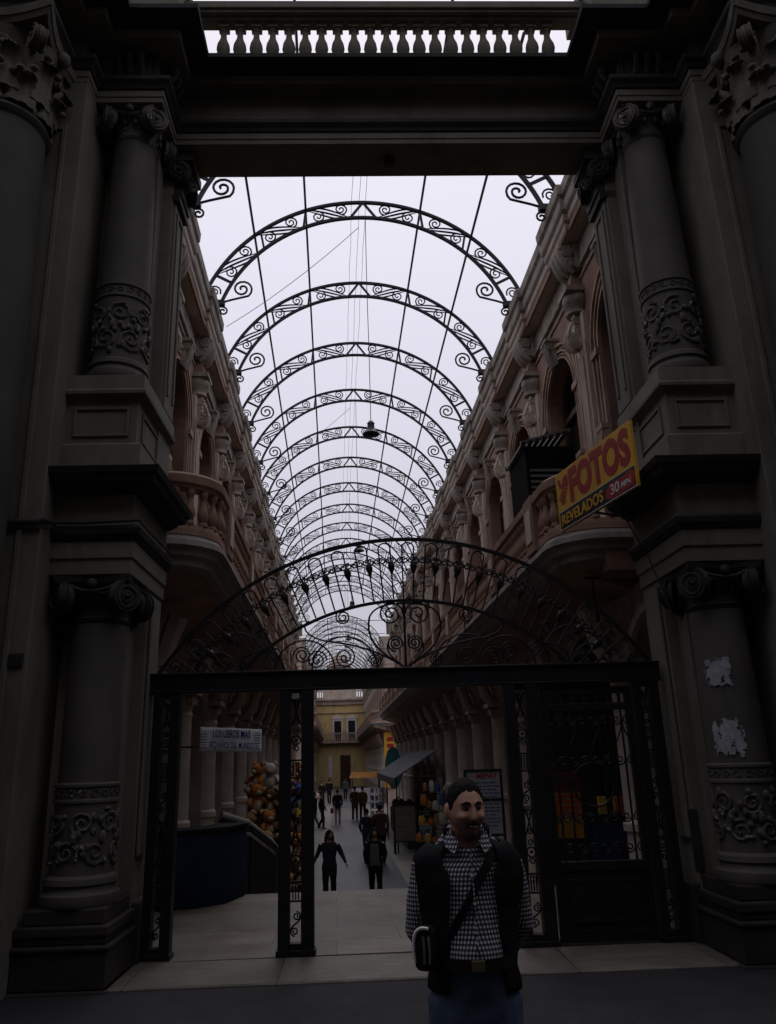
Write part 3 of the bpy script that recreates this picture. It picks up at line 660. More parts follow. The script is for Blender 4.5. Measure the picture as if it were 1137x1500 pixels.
wings = []
def wing(sg, ka, kb, y_lo, y_hi, label, near, doors):
    tf = wing_tf(sg); fl = sg < 0
    root = empty('gallery_building', (0,0,0)); tag(root, label, 'building')
    P = lambda mb, nm, m, sm=None, bv=0: mb.build(nm, m, root, sm, bv, flip=fl)
    bays = [YK(k)+S/2 for k in range(ka, kb)]; arcs = [YK(k) for k in range(ka, kb+1) if y_lo+.2 < YK(k) < y_hi-.1]
    # walls
    mb = MB(tf); wall_with_arches(mb, DW, bays, y_lo, y_hi, 4.36, 9.14, WW, WZ0, WZS, WR, .35); P(mb, 'upper_wall', TERRA)
    mb = MB(tf); wall_with_arches(mb, DW, bays, y_lo, y_hi, FL, 3.78, 1.12, FL+.02, 2.75, .72, .4); P(mb, 'ground_wall', PINK)
    mb = MB(tf)
    for c in bays:
        ap = arch_pts(1.14, 2.75, .74); mb.bar([(DW-.02,c+p,q) for p, q in ap], .08, .09, up=(1,0,0))
    P(mb, 'arch_moulding', PALE, 40)
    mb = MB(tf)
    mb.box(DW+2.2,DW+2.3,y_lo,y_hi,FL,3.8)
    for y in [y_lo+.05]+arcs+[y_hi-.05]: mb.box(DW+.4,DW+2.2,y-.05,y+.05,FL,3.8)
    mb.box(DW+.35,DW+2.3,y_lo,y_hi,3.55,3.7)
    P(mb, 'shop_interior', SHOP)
    mb = MB(tf); mb.box(DW+.35,9,y_lo,y_hi,3.8,4.3); mb.box(DW+.34,9,y_lo,y_hi,9.2,9.84); mb.box(8.8,9,y_lo,y_hi,FL,9.2); mb.box(DW+.5,DW+.6,y_lo,y_hi,4.3,9.2)
    P(mb, 'roof', STONE)
    # frieze strips
    mb = MB(tf); mb.box(DW-.05,DW,y_lo,y_hi,8.72,8.78); mb.box(DW-.03,DW,y_lo,y_hi,8.56,8.6); mb.box(DW-.025,DW-.001,y_lo,y_hi,8.78,9.12); P(mb, 'frieze', FRIEZE, None, .008)
    # cornice with a break over every pilaster
    pth = []
    for y in sorted(arcs, reverse=True): pth += [(2.9,y+.5),(2.83,y+.5),(2.83,y-.5),(2.9,y-.5)]
    if near: pth = [(2.9,y_hi)] + pth + [(2.9,y_lo)]
    else: pth = [(2.9,y_hi)] + [p for p in pth if p[1] > y_lo+.9] + [(2.9,y_lo-.15),(9,y_lo-.15)]
    mb = MB(tf); mb.sweep([(-.3,9.12),(.0,9.12),(.02,9.16),(.02,9.24),(.05,9.28),(.05,9.4),(-.3,9.4)], pth); P(mb, 'cornice', PINK, None, .006)
    mb = MB(tf); mb.sweep([(-.3,9.402),(.06,9.402),(.09,9.44),(.1,9.58),(-.3,9.6)], pth); mb.sweep([(-.3,9.602),(.07,9.602),(.07,9.64),(.12,9.68),(.13,9.84),(.1,9.87),(-.3,9.87)], pth); P(mb, 'gutter', FRIEZE, None, .006)
    mb = MB(tf); mb.box(2.86,DW+.3,y_lo,y_hi,9.125,9.2); P(mb, 'soffit', TERRA)
    # balcony
    def curve(o, r, yb):                    # plan path from the far end to the near return
        d = 2.1
        if near:
            return [(d,y_hi-.3)] + [(d+r-r*cos(a), yb-r*sin(a)) for a in [pi/2*i/8 for i in range(9)]] + [(DW+.1,yb-r)]
        return [(d,y_hi-.3)] + [(d+r-r*cos(a), yb-r*sin(a)) for a in [pi/2*i/6 for i in range(7)]] + [(8.8,yb-r)]
    yb = 9.62 if near else y_lo-.35
    pth = curve(0, .55, yb)
    mb = MB(tf); mb.sweep([(-.35,4.36),(.05,4.36),(.07,4.32),(.1,4.3),(.11,4.23),(.05,4.2),(.03,4.13),(-.03,4.09),(-.05,4.02),(-.12,3.98),(-.35,3.98)], pth); 
    bl = P(mb, 'balcony', STONE, 40)
    mb = MB(tf)
    ye = yb-.55+.1
    mb.add([(2.22,ye,3.97),(2.5,ye,3.9),(DW+.1,ye,3.7),(DW+.1,ye,4.35),(2.3,ye,4.35),(2.22,y_hi-.35,3.97),(2.5,y_hi-.35,3.9),(DW+.1,y_hi-.35,3.7),(DW+.1,y_hi-.35,4.35),(2.3,y_hi-.35,4.35)],
           [(0,1,2,3,4),(9,8,7,6,5),(0,5,6,1),(1,6,7,2),(2,7,8,3),(3,8,9,4),(4,9,5,0)]) if not near else None
    if near:                                # cove that follows the rounded end
        mb.sweep([(-.12,3.985),(-.3,3.95),(-.5,3.86),(-.5,4.34),(-.12,4.34)], pth)
        mb.add([(2.58,9.6,3.88),(DW+.1,9.6,3.7),(DW+.1,9.6,4.34),(2.58,9.6,4.34),(2.58,y_hi-.35,3.88),(DW+.1,y_hi-.35,3.7),(DW+.1,y_hi-.35,4.34),(2.58,y_hi-.35,4.34)],
               [(0,1,2,3),(7,6,5,4),(0,4,5,1),(1,5,6,2),(2,6,7,3),(3,7,4,0)])
        mb.box(2.6,DW+.1,9.08,9.6,3.86,4.34)
    else: mb.box(DW,8.8,ye-.0,y_lo,3.75,4.34)
    mb.build('balcony_soffit', TERRA, bl, 40, flip=fl)
    mb = MB(tf); mb.sweep([(-.1,4.362),(.06,4.362),(.055,4.44),(.04,4.5),(-.1,4.5)], pth); mb.build('bottom_rail', TERRA2, bl, flip=fl, bevel=.006)
    mb = MB(tf); mb.sweep([(-.13,4.944),(.05,4.944),(.06,4.97),(.09,5.0),(.095,5.1),(.05,5.14),(-.13,5.14)], pth); mb.build('handrail', TERRA2, bl, flip=fl, bevel=.006)
    # balusters and panelled posts
    m1 = stretch_baluster(tf, fl); pm = MB(tf)
    spots = []
    if near:
        L = [V((p[0],p[1])) for p in pth[::-1]]
        acc = []; dist = .12
        for a, b in zip(L[:-1], L[1:]):
            ln = (b-a).length
            while dist < ln and (a+(b-a)*(dist/ln)).y < YK(-1)-.3: acc.append(a+(b-a)*(dist/ln)); dist += .185
            dist = max(dist-ln, 0) if dist >= ln else 1e9
            if dist > 1e8: break
        spots += [(p.x, p.y) for p in acc]
    post_y = [y for y in arcs]
    for y in post_y:
        if y+S < y_hi:
            n = 12
            for i in range(n): spots.append((2.1-.02, y+.24+(S-.48)*(i+.5)/n))
    if not near: spots = [(2.08,y_lo+.1+.2*i) for i in range(5)] + [(2.9+.21*i,yb-.55-.02) for i in range(14)] + spots
    spots = [(x if x > 2.12 or x < 2.09 else 2.08, y) for x, y in spots]
    nb_ = 90 if near else 40
    mB = bpy.data.meshes
    b0 = None
    for i, (x, y) in enumerate(spots[:nb_]):
        q = (sg*(x), y, 0) if not True else None
        if b0 is None:
            mm = MB(); mm.v = m1.v; mm.f = m1.f; mm.mi = m1.mi
            b0 = mm.build('baluster', TERRA2, bl, 40); b0.location = (GX+sg*x, y, 0)
        else: c = inst(b0, bl); c.location = (GX+sg*x, y, 0)
    if len(spots) > nb_:
        mm = MB()
        for x, y in spots[nb_:]: mm.add(m1.v, m1.f, M.Translation((GX+sg*x, y, 0)))
        tag(mm.build('far_balusters', TERRA2, bl), kind='stuff')
    mm = MB(tf); mm.box(2.0,2.19,-.22,.22,4.361,5.13); p0 = mm.build('balustrade_post', TERRA2, bl, flip=fl, bevel=.008)
    mm = MB(tf); mm.box(1.975,1.999,-.14,.14,4.5,4.98); mm.box(2.0,2.18,-.226,-.2201,4.5,4.95); 
    for n_, y in enumerate(post_y):
        if n_ == 0: p0.location.y = y
        else: c = inst(p0, bl); c.location.y = y
    mp_ = MB(tf); mp_.box(1.985,1.999,-.15,.15,4.5,4.95); q0 = mp_.build('panel', PALE, p0, flip=fl, bevel=.004)
    for q_ in [c for c in bl.children if c.name.startswith('balustrade_post') and c != p0]: inst(q0, q_)
    # repeated parts
    copies(window_meshes(tf, root, fl), root, bays, True)
    copies(pilaster_meshes(tf, root, fl), root, arcs, True)
    copies([column_meshes(tf, root, fl)], root, arcs, True)
    for k, m_ in doors:
        mb = MB(tf); c = YK(k)+S/2; mb.box(DW+.45,DW+.5,c-1.1,c+1.1,FL,2.6)
        for i in range(12): mb.box(DW+.43,DW+.45,c-1.08,c+1.08,FL+.1+.3*i,FL+.36+.3*i)
        P(mb, 'shop_door', m_)
    # return wall on the crossing
    mb = MB(tf)
    if near: mb.box(DW,9,y_hi-.02,y_hi+.25,FL,9.9)
    else:
        mb.box(DW-.02,9,y_lo-.3,y_lo,FL,9.1); mb.box(2.75,9,y_lo-.1,y_lo+.6,9.7,10.6)
        for z in (5.4,7.0,8.5): mb.box(DW-.04,9,y_lo-.34,y_lo-.3,z,z+.1)
    P(mb, 'return_wall', PINK, None, .01)
    return root

REDDOOR = mat('oxblood_shutter', (.07,.016,.014), .6, .25, 4)
DARKDOOR = mat('dark_shutter', (.03,.03,.032), .6, .25, 4)
YS1, YE1, YS2, YE2 = 8.53, 49.4, 60.3, 100.2
wing(-1, -2, 13, YS1, YE1, 'near left terracotta gallery wing with arched upper windows and rounded balcony end', True, [(1,REDDOOR),(4,DARKDOOR),(7,DARKDOOR)])
wing(1, -2, 13, YS1, YE1, 'near right terracotta gallery wing whose balcony passes behind the yellow sign', True, [(3,DARKDOOR),(6,DARKDOOR),(9,REDDOOR)])
wing(-1, 18, 31, YS2, YE2, 'far left gallery wing beyond the open crossing', False, [(20,DARKDOOR)])
wing(1, 18, 31, YS2, YE2, 'far right gallery wing beyond the open crossing', False, [(21,DARKDOOR)])

# ================================================================ end building
EB = empty('end_building', (GX,100.5,0)); tag(EB, 'yellow fronted building closing the far end of the gallery', 'building')
E = lambda mb, nm, m, par=None, sm=None, bv=0: mb.build(nm, m, par or EB, sm, bv)
mb = MB(); mb.box(-6,6,0,8,FL,8.6); E(mb, 'wall', OCHRE)
mb = MB(); mb.box(-6,6,-.25,0,8.2,8.7); mb.box(-6,6,-.15,0,7.2,7.3); mb.box(-6,6,-.2,0,3.3,3.45); mb.box(-6,6,-.5,0,8.7,8.95); E(mb, 'cornice', PINK, None, None, .02)
mb = MB(); mb.box(-6,6,-.4,-.1,9.75,9.95); mb.box(-6,6,-.4,-.1,8.95,9.1)
for i in range(40): mb.box(-5.9+.3*i,-5.76+.3*i,-.35,-.2,9.1,9.75)
E(mb, 'roof_balustrade', PALE)
mb = MB(); mb.box(-6,6,-.9,0,3.7,3.95); mb.box(-6,6,-.9,-.75,4.75,4.9)
for i in range(50): mb.lathe([(.06,3.95),(.08,4.15),(.04,4.4),(.05,4.75)], (-5.9+.24*i,-.82), 6)
E(mb, 'balcony', PINK)
for i, x in enumerate((-.3,1.4)):
    mb = MB(); mb.box(x-.62,x+.62,-.1,0,3.95,6.55); mb.box(x-.72,x+.72,-.16,0,6.55,6.75); mb.box(x-.3,x+.3,-.16,-.02,6.75,6.95)
    w_ = E(mb, 'window', WHITE, None, None, .02)
    mb = MB(); mb.box(x-.42,x+.42,-.13,-.101,3.96,6.3); E(mb, 'pane', GLASS, w_)
mb = MB(); mb.box(-.05,1.2,-.12,-.02,FL,2.3); E(mb, 'door', BROWNWOOD)
mb = MB(); mb.box(-1.45,-1.0,-.1,-.02,-.2,2.2); E(mb, 'notice_board', WHITE)
mb = MB(); mb.box(-2.1,2.0,2,4,8.6,11.2); mb.box(-2.3,2.2,1.8,4.2,11.2,11.5); mb.box(-1.4,1.3,2.2,3.8,11.5,13.0); mb.box(-1.6,1.5,2,4,13.0,13.25)
mb.lathe([(1.3,13.25),(1.2,13.7),(.8,14.3),(.3,14.7),(.1,15)], (-.05,3), 16)
for s in (-1,1): volute(mb, (-.05+s*1.8,2.2,11.95), (0,-1,0), .5, .3, s)
E(mb, 'roof_crest', PINK, None, 40)

# ================================================================ roof arches
CZ, RO, RI = 9.0, 3.18, 2.83
def arch_mesh(lod):
    rib, sw, ft = MB(), MB(), (MB(), MB())
    def pol(a, rr): return V((rr*sin(a), 0, CZ+rr*cos(a)))       # a from the crown
    AM = R(75)
    n = 56 if lod == 0 else 36
    for rr, w in ((RO,.062),(RI,.062)):
        am = math.acos((9.87-CZ)/rr)
        rib.bar([pol(-am+2*am*i/n, rr) for i in range(n+1)], w, .05, up=(0,1,0))
    step = R(20.5); Rm = (RO+RI)/2; hw = (RO-RI)
    def P(a, t): return pol(a, RI+hw*t)
    for s in (-1,1):
        q = 5 if lod == 0 else 4
        sw.bar([P(0,1), P(s*R(5.2),0)], .042, .04)
        for k in range(1,4):
            a0 = s*step*k
            sw.bar([P(a0-s*R(2.6 if k == 2 else 0),1), P(a0+s*R((0,3.6,1.2,0)[k]),0)], .048, .04)
        for k in range(4):
            a0 = s*(step*k + (R(5.2) if k == 0 else R(3.6))); a1 = s*step*(k+1)
            if k == 3: a1 = a0 + s*R(12)
            da = a1-a0
            # scroll near the outer chord (crown side) and near the inner chord (far side), a leaf between them
            for (f, t, dirn, st) in ((.2,.62,1,0),(.78,.4,-1,pi)):
                c = P(a0+da*f, t); ex = V((cos(a0+da*f),0,-sin(a0+da*f)))*s; ey = V((sin(a0+da*f),0,cos(a0+da*f)))
                sp = spiral(c, .13, 1.8 if lod == 0 else 1.3, -pi/2 if dirn > 0 else pi/2, -dirn, 20 if lod == 0 else 9, .012, ex, ey)
                if k < 3 or f < .5: sw.tube(sp, [.017-.004*i/len(sp) for i in range(len(sp))], q)
            if k < 3:
                A, B = P(a0+da*.02,.04), P(a0+da*.98,.96)
                for b1, wd in ((.0,.014),(.3,.012),(-.3,.012)):
                    m1 = P(a0+da*.3,.12+b1*1.1); m2 = P(a0+da*.7,.88+b1*1.1)
                    pts = bez(A, m1, m2, B, 10 if lod == 0 else 6)
                    N = len(pts)-1
                    sw.tube(pts, [max(.008, wd*sin(pi*min(1,max(0,i/N)))+.006) for i in range(N+1)], q)
        # foot: bracket scroll reaching into the gallery
        am = math.acos((9.95-CZ)/RI)
        base = pol(s*am, RI); c = pol(s*R(62), RI-.23)
        ex = V((-s,0,0)); ey = V((0,0,1))
        sp = spiral(c, .19, 1.7, R(-50), 1, 24 if lod == 0 else 10, .02, ex, ey)
        ft[s > 0].tube([base + V((-s*.0,0,-.02)), base + V((-s*.18,0,.04))] + sp, [.021]*(len(sp)+2), q)
        sp = spiral(base+V((-s*.03,0,-.2)), .085, 1.2, R(90), -1, 12, .02, ex, ey)
        ft[s > 0].tube([base + V((-s*.02,0,0))] + sp, .018, q)
        ft[s > 0].box(s*2.7-.09 if s > 0 else -2.79, s*2.7+.09 if s > 0 else -2.61, -.06,.06,9.86,9.96)
    return rib, sw, ft
tpl = {}
ORD = ['zeroth','first','second','third','fourth','fifth','sixth','seventh','eighth','ninth','tenth','eleventh','twelfth','thirteenth','fourteenth','fifteenth']
def put_arch(k, lod, label, grp):
    if lod not in tpl:
        rib, sw, ft = arch_mesh(lod)
        a = rib.build('roof_arch', ROOFIRON); b = sw.build('scrollwork', ROOFIRON, a, 50); [q.build('foot_scroll', ROOFIRON, a, 50) for q in ft]; tpl[lod] = a
    else:
        a = tpl[lod].copy(); COL.objects.link(a)
        for kd in tpl[lod].children: inst(kd, a)
    a.location = (GX, YK(k), 0); tag(a, label, 'roof arch', grp)
put_arch(-1, 0, 'iron roof arch right behind the stone lintel, only its scrolled feet showing', 'near iron roof arches')
for i, k in enumerate(range(0,14)):
    put_arch(k, 0 if k < 7 else 1, f'{ORD[i+1]} whole iron scroll arch counted from the stone lintel', 'near iron roof arches')
for i, k in enumerate(range(17,32)):
    put_arch(k, 1, f'{ORD[i+1]} iron roof arch beyond the open crossing gap', 'far iron roof arches')
for (ya, yb_, w) in ((8.45,49.0,'near'),(59.9,99,'far')):
    for a, nm in ((-41,'far left'),(-20.5,'inner left'),(20.5,'inner right'),(41,'far right')):
        mb = MB(); c = (GX+RO*sin(R(a)), CZ+RO*cos(R(a)))
        mb.tube([(c[0],ya,c[1]),(c[0],yb_,c[1])], .024, 6)
        tag(mb.build('roof_purlin', ROOFIRON, None, 60), f'{nm} thin iron rod tying the {w} roof arches together', 'rod', 'roof rods')

# ================================================================ opposite side of the street: it shades the entrance
OP = empty('street_building', (0,-4.6,0)); tag(OP, 'tall grey street building across from the entrance', 'building')
mb = MB(); mb.box(-45,45,-12,0,0,17); mb.build('wall', OLDWALL, OP)
mb = MB()
for fl_ in range(4):
    for i in range(24): mb.box(-42+3.6*i,-40.6+3.6*i,.01,.06,1.2+4*fl_,3.4+4*fl_)
mb.build('windows', GLASS, OP)
mb = MB()
for z in (4.3,8.3,12.3,16.6): mb.box(-45,45,0,.3,z,z+.3)
mb.build('cornice', OLDWALL, OP)
for s in (-1,1):
    EN = empty('street_building', (s*34,1.5,0)); tag(EN, 'grey street building closing the %s end of the street' % ('left' if s < 0 else 'right'), 'building')
    mb = MB(); mb.box(-6,6,-6.2,9,0,15); mb.build('wall', OLDWALL, EN)
    NB = empty('street_building', (s*34,8.6,0)); tag(NB, 'plain grey building standing %s of the entrance front' % ('left' if s < 0 else 'right'), 'building')
    mb = MB(); mb.box(-22.0+s*10.5 if s > 0 else -22.0+s*10.5, 22.0+s*10.5, 0,20,0,12); 
    if s > 0: mb = MB(); mb.box(-11,22,0,20,0,12)
    else: mb = MB(); mb.box(-22,11,0,20,0,12)
    mb.build('wall', OLDWALL, NB)
# ================================================================ iron gate under the lintel (same turn as the front)
GT = empty('iron_gate', (0,0,0), R(-1.6)); tag(GT, 'tall black wrought iron entrance gate with arched scrollwork over its beam', 'gate')
GV = 8.15
G = lambda mb, nm, par=None, sm=50, bv=0: mb.build(nm, IRON, par or GT, sm, bv)
mb = MB(); mb.box(-2.05,3.06, GV-.06,GV+.06, 2.49,2.64); mb.box(-2.05,3.06, GV-.085,GV+.085, 2.64,2.665); mb.box(-2.05,3.06, GV-.075,GV+.075, 2.47,2.49); G(mb, 'beam', None, None, .006)
def lattice(mb, u0, u1, z0, z1, seed):
    """stack of scroll motifs between two uprights"""
    rnd = random.Random(seed); c = (u0+u1)/2; w = (u1-u0); z = z0; k = 0
    while z < z1-.1:
        h = min(.27, z1-z); zc = z+h/2; m_ = k % 4
        if m_ == 0:
            for s in (-1,1): mb.tube(spiral((c+s*w*.08,GV,zc+s*h*.24), w*.36, 1.5, pi/2*s, -1, 18, .006), .0075, 5)
            mb.tube(bez((c+w*.4,GV,zc+h*.24),(c+w*.5,GV,zc),(c-w*.5,GV,zc),(c-w*.4,GV,zc-h*.24)), .008, 5)
        elif m_ == 1:
            for i in range(3): mb.box(c-w*.3+i*w*.24,c-w*.18+i*w*.24,GV-.008,GV+.008,zc-h*.25,zc+h*.25)
            for q in (-.3,.3): mb.box(u0,u1,GV-.01,GV+.01,zc+q*h-.008,zc+q*h+.008)
        elif m_ == 2:
            mb.tube([(c+w*.4*cos(a),GV,zc+w*.4*sin(a)) for a in [2*pi*i/18 for i in range(19)]], .008, 5)
            for s in (-1,1): mb.tube(spiral((c,GV,zc+s*h*.3), w*.3, 1.3, 0 if s > 0 else pi, s, 12, .006), .007, 5)
            mb.ball((c,GV,zc), .015, 6, 5)
        else:
            for s in (-1,1):
                mb.tube(bez((c-w*.45,GV,zc-s*h*.48),(c-w*.1,GV,zc-s*h*.3),(c+w*.1,GV,zc+s*h*.3),(c+w*.45,GV,zc+s*h*.48)), .008, 5)
                mb.tube(spiral((c,GV,zc+s*h*.32), w*.28, 1.4, pi/2, s, 12, .006), .007, 5)
        z += h; k += 1
for i, (u0, u1) in enumerate(((-2.0,-1.74),(-.765,-.435),(1.46,1.8),(2.76,3.02))):
    w = u1-u0; mb = MB()
    mb.box(u0,u0+w*.32,GV-.07,GV+.07,.124,2.47); mb.box(u1-w*.36,u1,GV-.07,GV+.07,.124,2.47)
    mb.box(u0+w*.32,u1-w*.36,GV-.05,GV+.05,.124,.22); mb.box(u0+w*.32,u1-w*.36,GV-.05,GV+.05,2.42,2.47)
    mb.box(u0-.015,u1+.015,GV-.085,GV+.085,.124,.17)
    p = G(mb, 'post', None, None, .005)
    mb = MB(); lattice(mb, u0+w*.32, u1-w*.36, .24, 2.41, i); G(mb, 'lattice', p)
    if i == 1:
        mb = MB(); mb.box(u0+w*.36,u1-w*.42,GV-.055,GV-.05,2.39,2.44); mb.build('notice', WPAPER, p)
# right leaf, shut
mb = MB(); a, b = 1.83, 2.74
for z0, z1 in ((.135,.24),(.74,.82),(2.2,2.27),(2.36,2.43)): mb.box(a,b,GV-.03,GV+.03,z0,z1)
for u0 in (a,b-.06): mb.box(u0,u0+.06,GV-.032,GV+.032,.135,2.43)
leaf = G(mb, 'gate_leaf', None, None, .004)
mb = MB(); mb.box(a+.06,b-.06,GV-.012,GV+.012,.24,.74); mb.box(a+.12,b-.12,GV-.03,GV-.012,.3,.33); mb.box(a+.12,b-.12,GV-.03,GV-.012,.64,.67); mb.box(a+.12,b-.12,GV-.024,GV-.012,.33,.64); G(mb, 'bottom_panel', leaf, None, .004)
mb = MB()
n = 8
for i in range(1,n):
    u_ = a+(b-a)*i/n; mb.tube([(u_,GV,.82),(u_,GV,2.2)], .011, 6); mb.tube([(u_,GV,2.27),(u_,GV,2.36)], .02, 4)
for i in range(n):
    u_ = a+(b-a)*(i+.5)/n; s = 1 if i % 2 else -1
    for zc, rr in ((2.1,.05),(1.72,.05),(1.2,.05),(.93,.05)): mb.tube(spiral((u_,GV,zc), rr, 1.5, 0, s, 14, .008), .008, 5)
    mb.tube(bez((u_-s*.05,GV,2.1),(u_-s*.06,GV,1.95),(u_+s*.06,GV,1.9),(u_+s*.05,GV,1.72)), .008, 5)
mb.tube([(2.28+.2*cos(t),GV-.02,1.5+.2*sin(t)) for t in [2*pi*i/24 for i in range(25)]], .012, 6)
G(mb, 'bars', leaf)
# overthrow: outer and inner arch, radial bars with looped heads and a collar of rings
uc_, zo, Ro, zi, Ri = .5, 1.05, 2.96, 1.0, 2.354
def oa(t, rr, z=zo): return V((uc_+rr*sin(t), GV, z+rr*cos(t)))
mb = MB(); am = math.acos((2.66-zo)/Ro); mb.bar([oa(-am+2*am*i/60, Ro) for i in range(61)], .03, .035); am2 = math.acos((2.66-zi)/Ri); mb.bar([oa(-am2+2*am2*i/50, Ri, zi) for i in range(51)], .026, .03)
ov = G(mb, 'overthrow', None, 40)
mb = MB(); bars = []
st = R(2.5); n = int(am/st)
for i in range(-n, n+1):
    t = i*st; p1 = oa(t, 2.87)
    lo = oa(t, Ri+.02, zi)
    if lo.z < 2.66:
        k = (2.66-zo)/cos(t); lo = oa(t, k)
        if k > 2.85: continue
    mb.tube([lo, p1], .0085, 5); bars.append(t)
for t in bars[:-1]:
    if (round(t/st)) % 2 == 0:
        m_ = t+st/2
        mb.tube([oa(m_ + st*.5*cos(q)*-1, 2.87+.055*sin(q)) for q in [pi*j/8 for j in range(9)]], .0085, 5)
G(mb, 'radial_bars', ov)
mb = MB()
for t in bars:
    r0 = oa(t, 2.73)
    if oa(t, 2.70).z < 2.7: continue
    for sg in (-1,1):
        c = oa(t+sg*st*.27, 2.735); mb.tube(spiral(c, .036, 1.3, pi/2, sg, 12, .008), .009, 5)
    if round(t/st) % 2:
        d = (oa(t,1)-oa(t,0)).normalized()
        for q, rr in ((0,.012),(1,.022),(2,.026),(3,.02),(4,.01)): pass
        mb.tube([r0-d*.022*q for q in range(8)], [.012,.026,.036,.036,.03,.022,.014,.008], 6)
G(mb, 'collar', ov)
mb = MB(); zb = 2.665
mb.tube([(uc_,GV,zb),(uc_,GV,3.35)], .012, 6); mb.tube([(uc_+.62,GV,zb),(uc_+.62,GV,oa(math.asin(.62/Ri),Ri,zi).z)], .006, 5)
def scr(dx, dz, rr, s, a0, dirn=1, turns=2.1, th=.0085): mb.tube(spiral((uc_+s*dx,GV,zb+dz), rr, turns, a0 if s > 0 else pi-a0, dirn*s, int(14*turns), .012), th, 5)
for s in (-1,1):
    q = lambda dx, dz: (uc_+s*dx, GV, zb+dz)
    scr(.14,.55,.13,s,pi,-1,2.0,.0095); scr(.095,.25,.085,s,-pi/2,1,2.3,.0095)
    mb.tube(bez(q(0,.0),q(.1,.08),q(.2,.13),q(.18,.25)), .0095, 5)
    mb.tube(bez(q(0,.0),q(.22,.14),q(.42,.26),q(.36,.52)), .011, 5); mb.tube(bez(q(0,.0),q(.3,.2),q(.55,.25),q(.75,.28)), .011, 5)
    mb.tube(bez(q(.36,.52),q(.32,.62),q(.2,.66),q(.01,.66)), .0095, 5)
    for dx, dz, rr, a0, dr in ((.62,.12,.11,pi/2,1),(.9,.1,.1,pi,-1),(.63,.53,.08,pi/2,-1),(1.05,.15,.09,0,1),(1.33,.17,.09,pi/2,-1),(.31,.075,.07,0,1),(2.12,.27,.065,pi/2,1),(2.05,.06,.055,pi,-1),(1.83,.07,.065,0,1),(1.6,.1,.08,pi,-1),(2.3,.04,.04,0,1),(1.45,.38,.06,0,1),(1.75,.3,.07,pi,1)):
        scr(dx, dz, rr, s, a0, dr)
    for dx, rr in ((1.02,.3),(.62,.33),(1.45,.22),(1.9,.2)):
        mb.tube([(uc_+s*dx+rr*cos(t),GV,zb+rr*sin(t)) for t in [pi*i/18 for i in range(19)]], .009, 5)
    mb.tube(bez(q(.75,.28),q(.95,.3),q(1.1,.42),q(.98,.5)), .009, 5)
    mb.tube(bez(q(1.3,.08),q(1.5,.3),q(1.6,.45),q(1.75,.37)), .009, 5); mb.tube(bez(q(1.75,.37),q(1.95,.3),q(2.0,.2),q(2.12,.335)), .009, 5)
G(mb, 'scrollwork', ov)

# ================================================================ lamps and wires
LAMP = mat('dark_enamel_lamp', (.03,.03,.034), .4, .3, 8)
lampn = ['nearest hanging bell lamp, well clear below the third arch','second hanging bell lamp back, seen just above the gate arch','third hanging bell lamp back, in the thick of the gate bars','fourth hanging bell lamp, in the open gap of sky','smallest and farthest hanging bell lamp, low in the gap']
l0 = None
for i, (k, x, z) in enumerate(((0,.70,7.27),(3,.72,7.27),(6,.68,7.2),(9,.69,7.2),(12,.69,7.2))):
    if l0 is None:
        l0 = empty('hanging_lamp'); mb = MB()
        mb.lathe([(.15,0),(.152,.012),(.12,.05),(.075,.09),(.065,.14),(.06,.2),(.07,.21),(.045,.25),(.02,.27)], n=20); mb.build('lamp_shade', LAMP, l0, 40)
        mb = MB(); mb.tube([(0,0,.27),(.004,0,1.5),(-.006,0,3.0),(0,0,4.55)], .007, 5); mb.build('cord', IRON, l0)
        mb = MB(); mb.ball((0,0,-.01), (.05,.05,.04), 10, 8); mb.build('bulb', GLASS, l0, 40)
        o = l0
    else:
        o = inst(l0)
        for kd in l0.children: inst(kd, o)
    o.location = (x, YK(k), z); tag(o, lampn[i], 'lamp', 'hanging bell lamps')
for i, (x, z, nm) in enumerate(((.42,11.72,'left'),(.56,11.66,'middle'),(.68,11.7,'right'))):
    mb = MB(); pts = []
    for k in range(-1,13):
        for t in (0,.25,.5,.75): pts.append((x+.01*sin(k*3+t*9+i), YK(k)+S*t, z-.09*4*t*(1-t)))
    mb.tube(pts, .005, 4); tag(mb.build('overhead_wire', IRON), f'{nm} one of three thin wires running along the crown of the roof', 'wire', 'wires along the roof crown')
for i, (k, nm) in enumerate(((0,'nearest'),(3,'farther'))):
    mb = MB(); a = V((GX-.1,YK(k),11.6)); b = V((GX-2.7,YK(k)+.9,9.95))
    mb.tube([a.lerp(b,t)+V((0,0,-.45*t*(1-t))) for t in [j/12 for j in range(13)]], .006, 4)
    tag(mb.build('slanting_wire', IRON), f'{nm} wire slanting from the roof crown down to the left gutter', 'wire')
for z, y in ((10.2,50.5),(10.1,55.5)):
    mb = MB(); mb.tube([(GX-2.9,y,z),(GX+2.9,y,z)], .02, 5); tag(mb.build('tie_rod', ROOFIRON), f"{'upper' if y < 53 else 'lower'} horizontal iron rod spanning the open crossing", 'rod')

